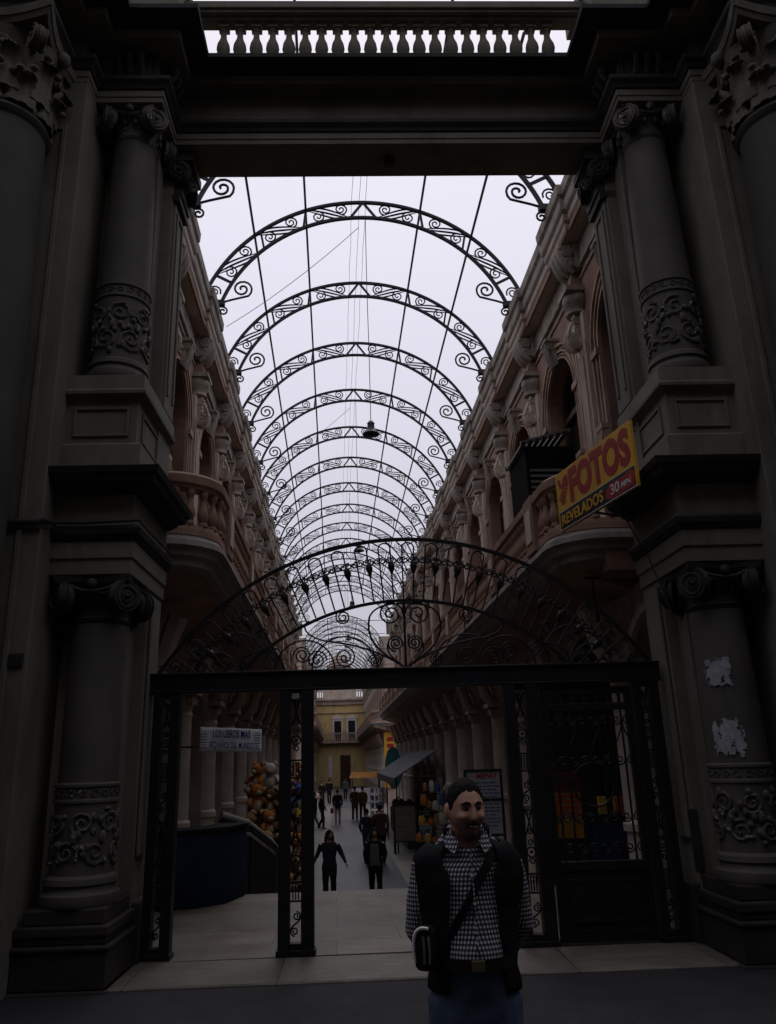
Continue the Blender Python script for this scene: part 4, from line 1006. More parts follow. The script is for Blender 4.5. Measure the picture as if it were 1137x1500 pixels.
# ================================================================ photo shop sign
YEL = mat('yellow_sign_paint', (.62,.33,.03), .5, .1, 3, dirt=(.45,.25,.04)); RED = mat('dark_red_lettering', (.30,.02,.025), .5, .1, 5)
BLK = mat('black_sign_field', (.02,.018,.018), .5, .2, 5); SWHITE = mat('white_lettering', (.6,.6,.6), .6, .05, 5)
SG = empty('shop_sign'); tag(SG, 'yellow, red and black FOTOS sign hung on the right pier', 'sign')
A_, B_ = V((2.635,8.75,4.235)), V((2.94,7.1,4.235)); L_ = (B_-A_).length; ex = (B_-A_)/L_; ey = V((0,0,1)).cross(ex)
TS = M(((ex.x,ey.x,0,A_.x),(ex.y,ey.y,0,A_.y),(0,0,1,A_.z),(0,0,0,1)))
SG.matrix_world = TS; I4 = M.Identity(4)
Hs = .69; mb = MB(); mb.box(0,L_,0,.035,.0,Hs); mb.build('board', YEL, SG, bevel=.004)
mb = MB(); mb.box(.04,L_-.02,-.004,0,.015,.215); mb.build('lower_panel', BLK, SG)
mb = MB(); mb.box(.02,L_,-.004,0,.216,.222); mb.box(.02,L_,-.004,0,.004,.012); mb.build('edge_line', SWHITE, SG)
text('lettering', 'FOTOS', RED, SG, M.Translation((.33,-.001,.255)), L_-.38, .4, .003, .05)
text('lettering', 'REVELADOS', YEL, SG, M.Translation((.09,-.005,.05)), .95, .125, .005, .02)
mb = MB(); pts = [(1.08,.06),(1.2,.02),(1.64,.03),(1.66,.15),(1.6,.2),(1.4,.17),(1.2,.19),(1.1,.13)]
mb.add([(p,-.006,q) for p,q in pts], [tuple(range(8))]); mb.build('red_splash', RED, SG)
text('lettering', '30', SWHITE, SG, M.Translation((1.2,-.007,.055)), .17, .11, .004, .01); text('lettering', 'MIN.', SWHITE, SG, M.Translation((1.4,-.007,.065)), .2, .06, .004, .005, .2)
mb = MB(); k = lambda pts: mb.add([(.06+.24*p,-.004,.27+.34*q) for p,q in pts], [tuple(range(len(pts)))])
k([(0,1),(.2,1),(.38,.72),(.2,.66),(0,.92)]); k([(.62,1),(1,1),(1,.6),(.3,.6)])
for i in range(5):
    z = .49-.1*i; w = .95-.1*i if i < 3 else .6+.1*(i-3); k([(.1*abs(i-2),z),(w,z),(w,z+.055),(.1*abs(i-2),z+.055)])
mb.build('emblem', RED, SG)
mb = MB(); mb.tube([(.8,.02,0),(.86,.3,-.05),(.9,.5,.02)], .014, 6); mb.tube([(1.2,.02,0),(1.3,.25,-.6),(1.5,.3,-1.2)], .008, 5); mb.tube([(1.2,.03,.69),(1.3,.3,.75)], .012, 5); mb.build('hanger', IRON, SG)
mb = MB(); mb.tube([(3.2,9.5,3.87),(3.21,9.5,3.5),(3.215,9.5,3.4)], .012, 6); mb.box(3.1,3.3,9.48,9.52,3.84,3.87); mb.box(3.19,3.235,9.48,9.52,3.3,3.48)
tag(mb.build('hanging_bracket', IRON), 'short black bracket hanging beneath the right balcony', 'bracket')

# ================================================================ air conditioner on the right balcony
AC = empty('air_conditioner'); tag(AC, 'grey boxy air conditioner with slatted top standing at a right upper window', 'air conditioner')
ACM = mat('grey_sheet_metal', (.16,.155,.15), .5, .25, 5, metal=.3)
mb = MB(); mb.box(2.95,3.7,11.2,12.3,5.15,6.3); mb.build('case', mat('black_cabinet_paint', (.01,.01,.011), .95, .3, 5, spec=.05), AC, bevel=.02)
mb = MB()
for i in range(7): mb.box(2.9+.11*i,2.97+.11*i,11.15,12.35,6.31+.03*i,6.34+.03*i)
for y in (11.15,12.3): mb.add([(2.88,y,6.3),(3.68,y,6.52),(3.68,y,6.58),(2.88,y,6.36),(2.88,y+.04,6.3),(3.68,y+.04,6.52),(3.68,y+.04,6.58),(2.88,y+.04,6.36)],[(0,1,2,3),(7,6,5,4),(0,4,5,1),(2,6,7,3),(0,3,7,4),(1,5,6,2)])
mb.build('slats', ACM, AC)
mb = MB()
for i in range(8): mb.box(3.0,3.65,11.19,11.198,5.25+.09*i,5.29+.09*i)
mb.build('grille', ACM, AC)
# ================================================================ people
def sm(x, a, b):
    t = min(1, max(0, (x-a)/(b-a))); return t*t*(3-2*t)
def head_pt(d, k=1.0, smile=0):
    x, y, z = d; fr = max(0, -y)
    p = V((.075*x, .097*y, .117*z))
    if z < 0:
        p.x *= 1-.30*sm(-z, .1, 1.0)
        if y > 0: p.y *= 1-.35*sm(-z, .2, .9)
        p.y -= .02*fr*sm(-z, .35, .9)
    ax = abs(x); G_ = lambda cx, cz, wx, wz: math.exp(-((ax-cx)/wx)**2 - ((z-cz)/wz)**2)
    prof = 0
    if -.36 < z < .25: prof = .034*min(1, (.25-z)/.5)*sm(z, -.36, -.26)
    p.y -= prof*math.exp(-(x/.14)**2)*fr**3
    p.y += .011*G_(.37,.1,.16,.1)*fr; p.y -= .008*G_(.33,.27,.3,.08)*fr
    ck = .010 + .008*smile
    p.y -= ck*G_(.48,-.2,.2,.16)*fr; p.x += (1 if x > 0 else -1)*ck*.6*G_(.6,-.2,.25,.2)
    p.y -= .006*G_(0,-.47,.28,.06)*fr - .006*G_(0,-.62,.3,.07)*fr; p.y -= .009*G_(0,-.82,.25,.14)*fr
    return p*k
def sph(nu, nv):
    vs = []; 
    for j in range(nv+1):
        b = -pi/2+pi*j/nv
        for i in range(nu): a = 2*pi*i/nu; vs.append(V((cos(b)*sin(a), -cos(b)*cos(a), sin(b))))
    return vs
def add_head(mb, T, nu=20, nv=16, smile=0):
    vs = [head_pt(d, 1, smile) for d in sph(nu, nv)]
    fs = [(j*nu+i, j*nu+(i+1)%nu, (j+1)*nu+(i+1)%nu, (j+1)*nu+i) for j in range(nv) for i in range(nu)]
    mb.add(vs, fs, T)
    for s in (-1,1): mb.ball((s*.077,.012,-.005), (.014,.024,.034), 8, 6, T @ M.Rotation(0,4,'X'))
def hair_shell(T, line, k=1.07, nu=40, nv=30, jit=.06, seed=1):
    """closed cap of hair over the part of the head where line(x, y) < z"""
    mb = MB(); ds = sph(nu, nv); rnd = random.Random(seed)
    ins = [d.z > line(d.x, d.y) + rnd.uniform(-jit, jit)*.5 for d in ds]
    outer = [head_pt(d, 1.008+(k-1.008)*sm(d.z-line(d.x,d.y),-.05,.4) + .02*noise.noise(d*7)*sm(d.z-line(d.x,d.y),0,.3)) + V((0,.003,.003)) for d in ds]; inner = [head_pt(d, .98) for d in ds]
    N = len(ds); fs = []; keep = set(); 
    for j in range(nv):
        for i in range(nu):
            f = (j*nu+i, j*nu+(i+1)%nu, (j+1)*nu+(i+1)%nu, (j+1)*nu+i)
            if sum(ins[q] for q in f) >= 3: keep.add((i, j)); fs.append(f); fs.append(tuple(q+N for q in f[::-1]))
    for (i, j) in keep:
        f = (j*nu+i, j*nu+(i+1)%nu, (j+1)*nu+(i+1)%nu, (j+1)*nu+i)
        for (a, b, nb_) in ((0,1,(i,j-1)),(1,2,((i+1)%nu,j)),(2,3,(i,j+1)),(3,0,((i-1)%nu,j))):
            if nb_ not in keep and 0 <= nb_[1] < nv: fs.append((f[b], f[a], f[a]+N, f[b]+N))
    mb.add(outer+inner, fs, T); return mb
def add_hand(mb, w, d, up, s=1):
    """palm, four bent fingers and a thumb; d points from wrist to fingertips, up is the back of the hand"""
    w, d, up = V(w), V(d).normalized(), V(up); up = (up-d*up.dot(d)).normalized(); sd = d.cross(up)*s
    mb.loft([(w-d*.01, sd*.024, up*.016), (w+d*.03, sd*.036, up*.015), (w+d*.07, sd*.041, up*.013), (w+d*.09, sd*.038, up*.011)], n=10)
    for i, (o, ln) in enumerate(((-.03,.062),(-.01,.075),(.011,.07),(.03,.055))):
        b = w+d*.085+sd*o; mb.limb([b, b+d*ln*.5-up*.006, b+d*ln*.8-up*.022, b+d*ln*.9-up*.04], [.009,.0085,.0075,.006], 6)
    b = w+d*.025-sd*.034; mb.limb([b, b+d*.025-sd*.022-up*.008, b+d*.05-sd*.026-up*.018], [.011,.010,.008], 6)
TZ = 0
def TORSO(z):
    z -= TZ*sm(z,1.15,1.4)
    ks = [(.82,.13,.10,0),(.9,.165,.12,.005),(.98,.158,.115,0),(1.08,.143,.105,-.005),(1.2,.155,.113,-.005),(1.32,.178,.115,0),(1.4,.185,.1,.008),(1.45,.13,.082,.012),(1.49,.075,.068,.012),(1.53,.056,.058,.01)]
    for a, b in zip(ks[:-1], ks[1:]):
        if z <= b[0]:
            t = max(0, (z-a[0])/(b[0]-a[0])); return [a[i]+(b[i]-a[i])*t for i in (1,2,3)]
    return ks[-1][1:]
def torso_rings(zs, off=0, kx=1, belly=0):
    res = []
    for z in zs:
        rx, ry, yc = TORSO(z); bl = belly*math.exp(-((z-1.1)/.12)**2)
        res.append(((0, yc-bl*.5, z), (rx*kx+off, 0, 0), (0, ry+off+bl*.5, 0)))
    return res
POSE = dict(la=((-.2,0,1.42),(-.25,.02,1.14),(-.24,-.06,.9)), ra=((.2,0,1.42),(.25,.02,1.14),(.24,-.06,.9)),
            ll=((-.09,0,.9),(-.1,-.02,.48),(-.1,.02,.08)), rl=((.09,0,.9),(.1,-.02,.48),(.1,.02,.08)))
def remesh(o, v, fold=0, fs=.16, smooth=2):
    r_ = o.modifiers.new('skin', 'REMESH'); r_.mode = 'VOXEL'; r_.voxel_size = v; r_.use_smooth_shade = True
    if smooth: q = o.modifiers.new('soft', 'SMOOTH'); q.factor = .5; q.iterations = smooth
    if fold:
        if 'cloth_folds' not in bpy.data.textures:
            t = bpy.data.textures.new('cloth_folds', 'CLOUDS'); t.noise_scale = fs
        d = o.modifiers.new('folds', 'DISPLACE'); d.texture = bpy.data.textures['cloth_folds']; d.strength = fold; d.mid_level = .5; d.texture_coords = 'GLOBAL'
def person(label, loc, rz, h, skin, top, legs, hairm, pose=None, head=(0,0), long_hair=0, coat=.8, vox=.012, group=None, skirt=0, kx=1.0, sleeves=True):
    ps = dict(POSE); ps.update(pose or {}); k = h/1.75
    root = empty('person', loc, rz); root.scale = (k,k,k); tag(root, label, 'person', group)
    hc = ps.get('hc', V((0,-.015,1.64))); TH = M.Translation(hc) @ M.Rotation(R(head[0]),4,'Z') @ M.Rotation(R(head[1]),4,'X')
    mb = MB(); mb.loft(torso_rings((.82,.9,.98,1.08,1.2,1.32,1.4,1.45,1.49,1.53), -.012, kx), n=16)
    mb.limb([(0,.01,1.47),(0,.0,1.53),hc+V((0,.012,-.07))], [.056,.053,.053], 12)
    add_head(mb, TH)
    for a, s in (('la',-1),('ra',1)):
        S_, E_, W_ = map(V, ps[a]); mb.limb([S_*.9+V((0,0,.14)), S_, S_.lerp(E_,.5), E_, E_.lerp(W_,.4), W_], [.028,.038,.04,.036,.034,.024], 10)
        add_hand(mb, W_, W_-E_, V((s,0,0)) if abs((W_-E_).normalized().x) < .8 else V((0,-1,0)), s)
    for a in ('ll','rl'):
        H_, K_, A_ = map(V, ps[a]); mb.limb([H_, H_.lerp(K_,.5), K_, K_.lerp(A_,.35), A_], [.078,.068,.05,.05,.035], 12)
        mb.limb([A_+V((0,.035,-.045)), A_+V((0,-.06,-.05)), A_+V((0,-.15,-.06))], [.035,.038,.028], 10, .8)
    b = mb.build('body', skin, root); remesh(b, vox)
    mb = MB(); zb = coat; zs = [z for z in (.82,.9,.98,1.08,1.2,1.32,1.4,1.45,1.48) if z > zb]
    rr = torso_rings(zs, .02, kx); c, a, b2 = rr[0]; rr.insert(0, ((c[0],c[1],zb), (a[0]*1.03,0,0), (0,b2[1]*1.05,0))); mb.loft(rr, n=18)
    for a in ('la','ra'):
        S_, E_, W_ = map(V, ps[a]); mb.limb([S_*.85+V((0,0,.2)), S_, S_.lerp(E_,.5), E_, E_.lerp(W_,.5), W_.lerp(E_,.08)], [.06,.068,.062,.056,.05,.044], 12)
    o = mb.build('jacket', top, root); remesh(o, vox, .035)
    mb = MB()
    for a in ('ll','rl'):
        H_, K_, A_ = map(V, ps[a]); mb.limb([H_+V((0,0,.05)), H_.lerp(K_,.4), K_, K_.lerp(A_,.5), A_+V((0,0,-.02))], [.098,.088,.07,.064,.062], 12)
    mb.loft(torso_rings((.8,.85,.9,.96,1.0), .008, kx), n=16)
    o = mb.build('trousers', legs, root); remesh(o, vox, .03)
    mb = MB()
    for a in ('ll','rl'):
        A_ = V(ps[a][2]); mb.limb([A_+V((0,.04,-.04)), A_+V((0,-.06,-.045)), A_+V((0,-.16,-.055))], [.042,.046,.034], 10, .85)
    mb.build('shoes', SHOE, root, 40)
    ln = (lambda x, y: -.3 if y > -.1 else (-.3+(-.1-y)*1.0)) if not long_hair else (lambda x, y: -.55 if y > -.25 else (-.55+(-.25-y)*1.6))
    hm = hair_shell(TH, ln, 1.1, 28, 20)
    if long_hair:
        q = hc; mb2 = MB(); rings = []
        for i in range(7):
            t = i/6; rings.append((q+V((0,.075+.02*sin(t*3),.02-long_hair*t)), (.088*(1-.35*t),0,0), (0,.045*(1-.3*t),0)))
        hm.loft(rings, 0, None, 12)
        for s in (-1,1): hm.limb([q+V((s*.07,0,.05)), q+V((s*.088,-.015,-.06)), q+V((s*.1,-.03,-long_hair*.9))], [.03,.036,.018], 8)
    hm.build('hair', hairm, root, 60)
    return root
SKIN = mat('brown_skin', (.34,.19,.13), .55, .12, 9, .05, 80); SHOE = mat('dark_leather_shoes', (.02,.018,.016), .45, .2, 8)
HAIR = mat('black_hair', (.009,.007,.006), .75, .4, 40, .5, 160, spec=.12)
def cloth(n, c, v=.2): return mat(n, c, .9, v, 6, .25, 220, spec=.15)
NAVY, BLACKC, BROWNC, GREYC, PURP, KHAKI, DENIM = cloth('navy_cloth', (.016,.017,.024)), cloth('black_cloth', (.011,.011,.012)), cloth('maroon_brown_cloth', (.07,.035,.03)), cloth('grey_cloth', (.13,.13,.15)), cloth('dark_purple_cloth', (.03,.026,.04)), cloth('pale_khaki_cloth', (.28,.26,.24)), cloth('blue_denim', (.06,.085,.13), .35)
OLIVE = cloth('brown_olive_cloth', (.05,.036,.02)); RUST = cloth('rust_brown_cloth', (.07,.035,.012)); BLUEG = cloth('grey_blue_cloth', (.14,.16,.2))

KM = .98
# ---- the man in front
def the_man():
    global TZ
    TZ = .04; h = 1.71; k = h/1.75
    root = empty('person', (.515,3.38,0), R(-3)); root.scale = (k,k,k)
    tag(root, 'smiling man with moustache in dark padded vest over gingham shirt and jeans, nearest the camera', 'person')
    hc = V((0,-.03,1.635)); TH = M.Translation(hc) @ M.Rotation(R(13),4,'Z') @ M.Rotation(R(2),4,'X') @ M.Scale(.965,4)
    la = ((-.17,.01,1.435),(-.212,.045,1.19),(-.13,.19,1.05)); ra = ((.17,.01,1.435),(.21,.055,1.2),(.12,.2,1.03))
    mb = MB(); mb.loft(torso_rings((.82,.9,.98,1.08,1.2,1.32,1.4,1.45,1.49,1.53), -.018, KM, .02), n=20)
    mb.limb([(0,.01,1.46),(0,-.0,1.53),hc+V((0,.012,-.06))], [.064,.061,.062], 14)
    add_head(mb, TH, 56, 44, 1)
    for a, s in ((la,-1),(ra,1)):
        S_, E_, W_ = map(V, a); mb.limb([S_*.9+V((0,0,.14)), S_, S_.lerp(E_,.5), E_, E_.lerp(W_,.4), W_], [.03,.04,.042,.04,.038,.027], 12)
        add_hand(mb, W_, V((-s*.75,.1,-.35)), V((0,1,0)), -s)
    ll, rl = ((-.095,0,.9),(-.11,-.02,.48),(-.12,.02,.08)), ((.095,0,.9),(.11,-.02,.48),(.12,.02,.08))
    for a in (ll, rl):
        H_, K_, A_ = map(V, a); mb.limb([H_, H_.lerp(K_,.5), K_, K_.lerp(A_,.35), A_], [.08,.07,.052,.052,.036], 12)
        mb.limb([A_+V((0,.035,-.045)), A_+V((0,-.06,-.05)), A_+V((0,-.15,-.06))], [.035,.038,.028], 10, .8)
    b = mb.build('body', FACE, root); remesh(b, .0045, 0, .16, 1)
    stubble(FACE, tuple(TH @ V((0,-.045,-.085))), (.078,.075,.052))
    # face details, placed on the turned head
    def hp(x, z, lift=0):
        y = -sqrt(max(0.02, 1-x*x-z*z)); p = head_pt(V((x,y,z)), 1, 1); return TH @ (p + V((x*.2,-1,0)).normalized()*lift)
    for s in (-1,1):
        mb = MB(); mb.ball(TH @ V((s*.0285,-.0815,.0105)), (.0125,.0105,.0052), 12, 8); e = mb.build('eye', EYEW, root, 60)
        mb = MB(); mb.ball(TH @ V((s*.0285+.002,-.0905,.0105)), (.0052,.0035,.0048), 10, 6); mb.build('iris', BLACKC, e, 60)
        mb = MB(); mb.tube([hp(s*(.14+.09*i), .245+.05*sin(i*.75), .004) for i in range(6)], [.003,.005,.0058,.0054,.004,.0025], 6); mb.build('eyebrow', HAIR, root, 60)
        mb = MB(); mb.tube([hp(s*(.2+.07*i), .165-.0*i+.02*sin(i), .001) for i in range(6)], [.002,.003,.0035,.0035,.003,.002], 5); mb.build('upper_eyelid', FACE, root, 60)
    mb = MB(); mb.tube([hp(-.37+.074*i, -.395+.035*cos((i-5)*.3)-.0012*abs(i-5)**2.4, .004) for i in range(11)], [.004,.007,.0095,.0105,.0105,.009,.0105,.0105,.0095,.007,.004], 8); mb.build('moustache', BEARD, root, 60)
    mb = MB(); mb.tube([hp(-.3+.06*i, -.515+.06*((i-5)/5)**2, .003) for i in range(11)], [.002,.0035,.0045,.005,.005,.005,.005,.005,.0045,.0035,.002], 6); m_ = mb.build('mouth', LIPD, root, 60)
    mb = MB(); mb.bar([hp(-.21+.042*i, -.497+.035*((i-5)/5)**2, .0075) for i in range(11)], .003, .0075, up=(0,0,1)); mb.build('teeth', TEETH, m_)
    mb = MB(); mb.tube([hp(-.24+.048*i, -.575+.06*((i-5)/5)**2, .004) for i in range(11)], [.002,.004,.005,.0058,.006,.006,.006,.0058,.005,.004,.002], 6); mb.build('lower_lip', LIP, m_, 60)
    # hair, and the beard as a thin close shell over jaw and chin
    ln = lambda x, y: (.66 - .05*math.exp(-(x/.25)**2)) if y < -.75 else (.68-(y+.75)*2.6*.68 if y < -.35 else (-.05 if y < -.12 else (.12 if y < .12 else -.42)))
    hair_shell(TH, ln, 1.075, 96, 72, .07, 4).build('hair', HAIR, root, 60)
    mb = MB(); ds_n = 44
    c0 = head_pt(V((0,-.58,-.815)).normalized(), 1, 1)
    mb.ball((0,0,0), (.024,.012,.013), 14, 8, TH @ M.Translation(c0 + V((0,-.002,0)))); mb.build('goatee', BEARD, root, 60)
    # shirt
    rr = torso_rings((1.105,1.14,1.2,1.32,1.4,1.44,1.475,1.51,1.545), .012, KM, .05)
    for i_, tl in ((5,.012),(6,.03),(7,.05),(8,.06)): c_, a_, b_ = rr[i_]; rr[i_] = (c_, a_, (0,b_[1],tl))
    mb = MB(); mb.loft(rr, n=24)
    for a in (la, ra):
        S_, E_, W_ = map(V, a); mb.limb([S_*.8+V((0,0,.285)), S_+V((0,0,-.01)), S_.lerp(E_,.5), E_, E_.lerp(W_,.5), W_.lerp(E_,.1)], [.048,.056,.055,.051,.048,.042], 14)
    sh = mb.build('shirt', GINGHAM, root); remesh(sh, .008, .02)
    def on(x, z, off):                      # a point on the shirt front
        rx, ry, yc = TORSO(z); rx = rx*KM+off; bl = .05*math.exp(-((z-1.1)/.12)**2); ry = ry+off+bl*.5
        return V((x, yc-bl*.5-ry*sqrt(max(.05, 1-(x/rx)**2)), z))
    mb = MB()
    for s in (-1,1):                        # open collar leaves
        pts = [V((s*.072,.02,1.57)), V((s*.076,-.04,1.555)), V((s*.04,-.085,1.525)), V((s*.06,-.112,1.478)), V((s*.09,-.085,1.5)), V((s*.094,.01,1.525))]
        mb.add(pts+[p+V((0,.006,-.004)) for p in pts], [(0,1,5),(1,2,4,5),(2,3,4),(6,11,7),(7,11,10,8),(8,10,9)]+[(i,(i+1)%6,(i+1)%6+6,i+6) for i in range(6)])
    mb.build('collar', GINGHAM, sh)
    mb = MB(); mb.bar([on(.004, 1.48-.029*i, .017) for i in range(13)], .028, .004, up=(0,1,0)); mb.build('placket', GINGHAM, sh)
    mb = MB()
    for i in range(4): mb.ball(on(.004, 1.4-.095*i, .023), (.006,.003,.006), 8, 5); 
    mb.build('buttons', WHITE, sh, 60)
    # padded vest, open at the front
    def vest(p, q):
        z = 1.0+.497*q
        g0 = R(33) - R(9)*sm(q,.3,.8) + (R(6)*(.35-q)/.35 if q < .35 else 0) + (R(18)*(q-.82)/.18 if q > .82 else 0)
        a = g0 + (2*pi-2*g0)*p
        rx, ry, yc = TORSO(z); bl = .05*math.exp(-((z-1.1)/.12)**2)
        o_ = .026 + .004*abs(sin(q*pi*7))
        wide = .008*sm(q,.45,.8)*(1-sm(q,.9,1.0))
        x = -(rx*KM+o_+wide)*sin(a); y = yc - (ry+o_+bl*.5)*cos(a)
        return V((x, y, z + (.03*(abs(x)-.1)/.1*sm(q,.85,1) if abs(x) > .1 else 0)))
    mb = MB(); mb.grid(vest, 56, 30)
    def vcol(p, q):
        a = R(47)+(2*pi-R(94))*p
        r2 = .165-.075*sm(q,0,.55); return V((-r2*sin(a), .015-(.13-.045*sm(q,0,.5))*cos(a), 1.472+.095*q+.02*max(0,-cos(a))*q))
    mb.grid(vcol, 40, 6)
    ve = mb.build('vest', VESTM, root, 60); q_ = ve.modifiers.new('thick','SOLIDIFY'); q_.thickness = .009; q_.offset = 0; d_ = ve.modifiers.new('folds','DISPLACE'); d_.texture = bpy.data.textures['cloth_folds']; d_.strength = .022; d_.mid_level = .5; d_.texture_coords = 'GLOBAL'
    mb = MB()
    for p_ in (0,1): mb.tube([vcol(p_, .5+.08*i) + V((0,-.003,0)) for i in range(7)], .0032, 5)
    mb.build('collar_piping', WHITE, ve)
    # strap, belt, jeans
    mb = MB(); mb.bar([on(.1-.0165*i, 1.49-.0245*i, .02+.004*sin(i)) for i in range(13)], .012, .03, up=(0,1,.2)); mb.build('bag_strap', BLACKC, root)
    mb = MB(); rr = torso_rings((1.085,1.125), .02, KM, .05); mb.loft(rr, n=36); bt = mb.build('belt', LEATH, root, 40)
    mb = MB(); c_ = on(.0,1.105,.02); mb.box(c_.x-.025,c_.x+.025,c_.y-.01,c_.y-.002,1.085,1.125); mb.build('buckle', BUCK, bt, bevel=.004)
    mb = MB()
    for a in (ll, rl):
        H_, K_, A_ = map(V, a); mb.limb([H_+V((0,0,.06)), H_.lerp(K_,.4), K_, K_.lerp(A_,.5), A_+V((0,0,-.02))], [.086,.086,.074,.068,.066], 14)
    mb.loft(torso_rings((.82,.88,.92,.97,1.02,1.07,1.1), .012, KM, .03), n=20)
    je = mb.build('jeans', DENIM, root); remesh(je, .01, .03)
    mb = MB()
    for a in (ll, rl):
        A_ = V(a[2]); mb.limb([A_+V((0,.04,-.04)), A_+V((0,-.06,-.045)), A_+V((0,-.16,-.055))], [.042,.046,.034], 10, .85)
    mb.build('shoes', SHOE, root, 40)
    return root
FACE = mat('tanned_skin', (.38,.2,.135), .5, .14, 9, .06, 120, spec=.4); BEARD = mat('dark_beard_hair', (.03,.02,.016), .8, .3, 60, .4, 200)
EYEW = mat('eye_white', (.075,.065,.06), .25, .05); LIP = mat('lip_skin', (.3,.12,.1), .45, .1); LIPD = mat('dark_mouth', (.06,.02,.02), .6, .1); TEETH = mat('teeth', (.5,.46,.4), .3, .05)
LEATH = mat('black_belt_leather', (.015,.013,.012), .4, .2, 8); BUCK = mat('dull_buckle_metal', (.2,.17,.12), .35, .1, metal=.8)
VESTM = mat('black_padded_nylon', (.007,.007,.009), .85, .3, 5, .25, 60, spec=.1)
def stubble(m, c, rad):
    n = m.node_tree.nodes; l = m.node_tree.links; b = n['Principled BSDF']; src = b.inputs['Base Color'].links[0].from_socket
    tc = n.new('ShaderNodeTexCoord'); s_ = n.new('ShaderNodeVectorMath'); s_.operation = 'SUBTRACT'; s_.inputs[1].default_value = c; l.new(tc.outputs['Object'], s_.inputs[0])
    d_ = n.new('ShaderNodeVectorMath'); d_.operation = 'DIVIDE'; d_.inputs[1].default_value = rad; l.new(s_.outputs[0], d_.inputs[0])
    ln = n.new('ShaderNodeVectorMath'); ln.operation = 'LENGTH'; l.new(d_.outputs[0], ln.inputs[0])
    nz = n.new('ShaderNodeTexNoise'); nz.inputs['Scale'].default_value = 260; l.new(tc.outputs['Object'], nz.inputs[0])
    ad = n.new('ShaderNodeMath'); ad.operation = 'MULTIPLY_ADD'; ad.inputs[1].default_value = .5; l.new(nz.outputs[0], ad.inputs[0]); l.new(ln.outputs['Value'], ad.inputs[2])
    mr = n.new('ShaderNodeMapRange'); mr.inputs[1].default_value = .95; mr.inputs[2].default_value = 1.35; mr.inputs[3].default_value = .6; mr.inputs[4].default_value = 0; l.new(ad.outputs[0], mr.inputs[0])
    mx = n.new('ShaderNodeMix'); mx.data_type = 'RGBA'; l.new(mr.outputs[0], mx.inputs[0]); l.new(src, mx.inputs[6]); mx.inputs[7].default_value = (.05,.032,.026,1); l.new(mx.outputs[2], b.inputs['Base Color'])
def gingham():
    m = mat('black_and_white_gingham', (.5,.5,.5), .9, .1, 8, .2, 220, spec=.15); n = m.node_tree.nodes; l = m.node_tree.links; b = n['Principled BSDF']
    tc = n.new('ShaderNodeTexCoord'); sx = n.new('ShaderNodeSeparateXYZ'); l.new(tc.outputs['Object'], sx.inputs[0])
    def band(src):
        a = n.new('ShaderNodeMath'); a.operation = 'MULTIPLY'; a.inputs[1].default_value = 2*pi/.0163; l.new(src, a.inputs[0])
        s_ = n.new('ShaderNodeMath'); s_.operation = 'SINE'; l.new(a.outputs[0], s_.inputs[0])
        g_ = n.new('ShaderNodeMath'); g_.operation = 'GREATER_THAN'; g_.inputs[1].default_value = .05; l.new(s_.outputs[0], g_.inputs[0]); return g_.outputs[0]
    ab = n.new('ShaderNodeMath'); ab.operation = 'ABSOLUTE'; l.new(sx.outputs[0], ab.inputs[0])
    ad = n.new('ShaderNodeMath'); l.new(ab.outputs[0], ad.inputs[0]); l.new(sx.outputs[1], ad.inputs[1]); ad.operation = 'ADD'
    u_, v_ = band(ad.outputs[0]), band(sx.outputs[2])
    s2 = n.new('ShaderNodeMath'); l.new(u_, s2.inputs[0]); l.new(v_, s2.inputs[1])
    r_ = n.new('ShaderNodeValToRGB'); r_.color_ramp.interpolation = 'CONSTANT'; e = r_.color_ramp.elements
    e[0].color = (.02,.02,.03,1); e[1].position = .75; e[1].color = (.5,.5,.54,1); x_ = e.new(.25); x_.color = (.085,.085,.105,1)
    h_ = n.new('ShaderNodeMath'); h_.operation = 'MULTIPLY'; h_.inputs[1].default_value = .5; l.new(s2.outputs[0], h_.inputs[0]); l.new(h_.outputs[0], r_.inputs[0])
    l.new(r_.outputs[0], b.inputs['Base Color']); return m
GINGHAM = gingham()
the_man()
# his camera pouch
PO = empty('camera_pouch', (.325,3.27,1.06), R(-20)); tag(PO, 'small black camera pouch with pale curved trim hanging at the man\'s hip', 'pouch')
mb = MB(); mb.loft([((0,0,0),(.03,0,0),(0,.022,0)), ((0,0,.012),(.04,0,0),(0,.03,0)), ((0,0,.07),(.043,0,0),(0,.034,0)), ((0,0,.125),(.04,0,0),(0,.03,0)), ((0,0,.145),(.028,0,0),(0,.02,0))], n=20); mb.build('bag', BLACKC, PO, 60)
mb = MB(); mb.tube(bez((-.036,-.017,.03),(-.05,-.025,.13),(-.02,-.035,.15),(.02,-.03,.14), 12), .006, 6); mb.build('trim', WHITE, PO, 60)
mb = MB(); 
for i in range(2): mb.bar([(.002+.02*i,-.033,.025),(.004+.02*i,-.037,.07),(.0+.02*i,-.033,.115)], .004, .008)
mb.build('stripes', GREYC, PO)
mb = MB(); mb.ball((-.035,-.022,.07), (.007,.004,.009), 8, 6); mb.build('badge', mat('blue_badge', (.05,.07,.3), .5), PO, 60)

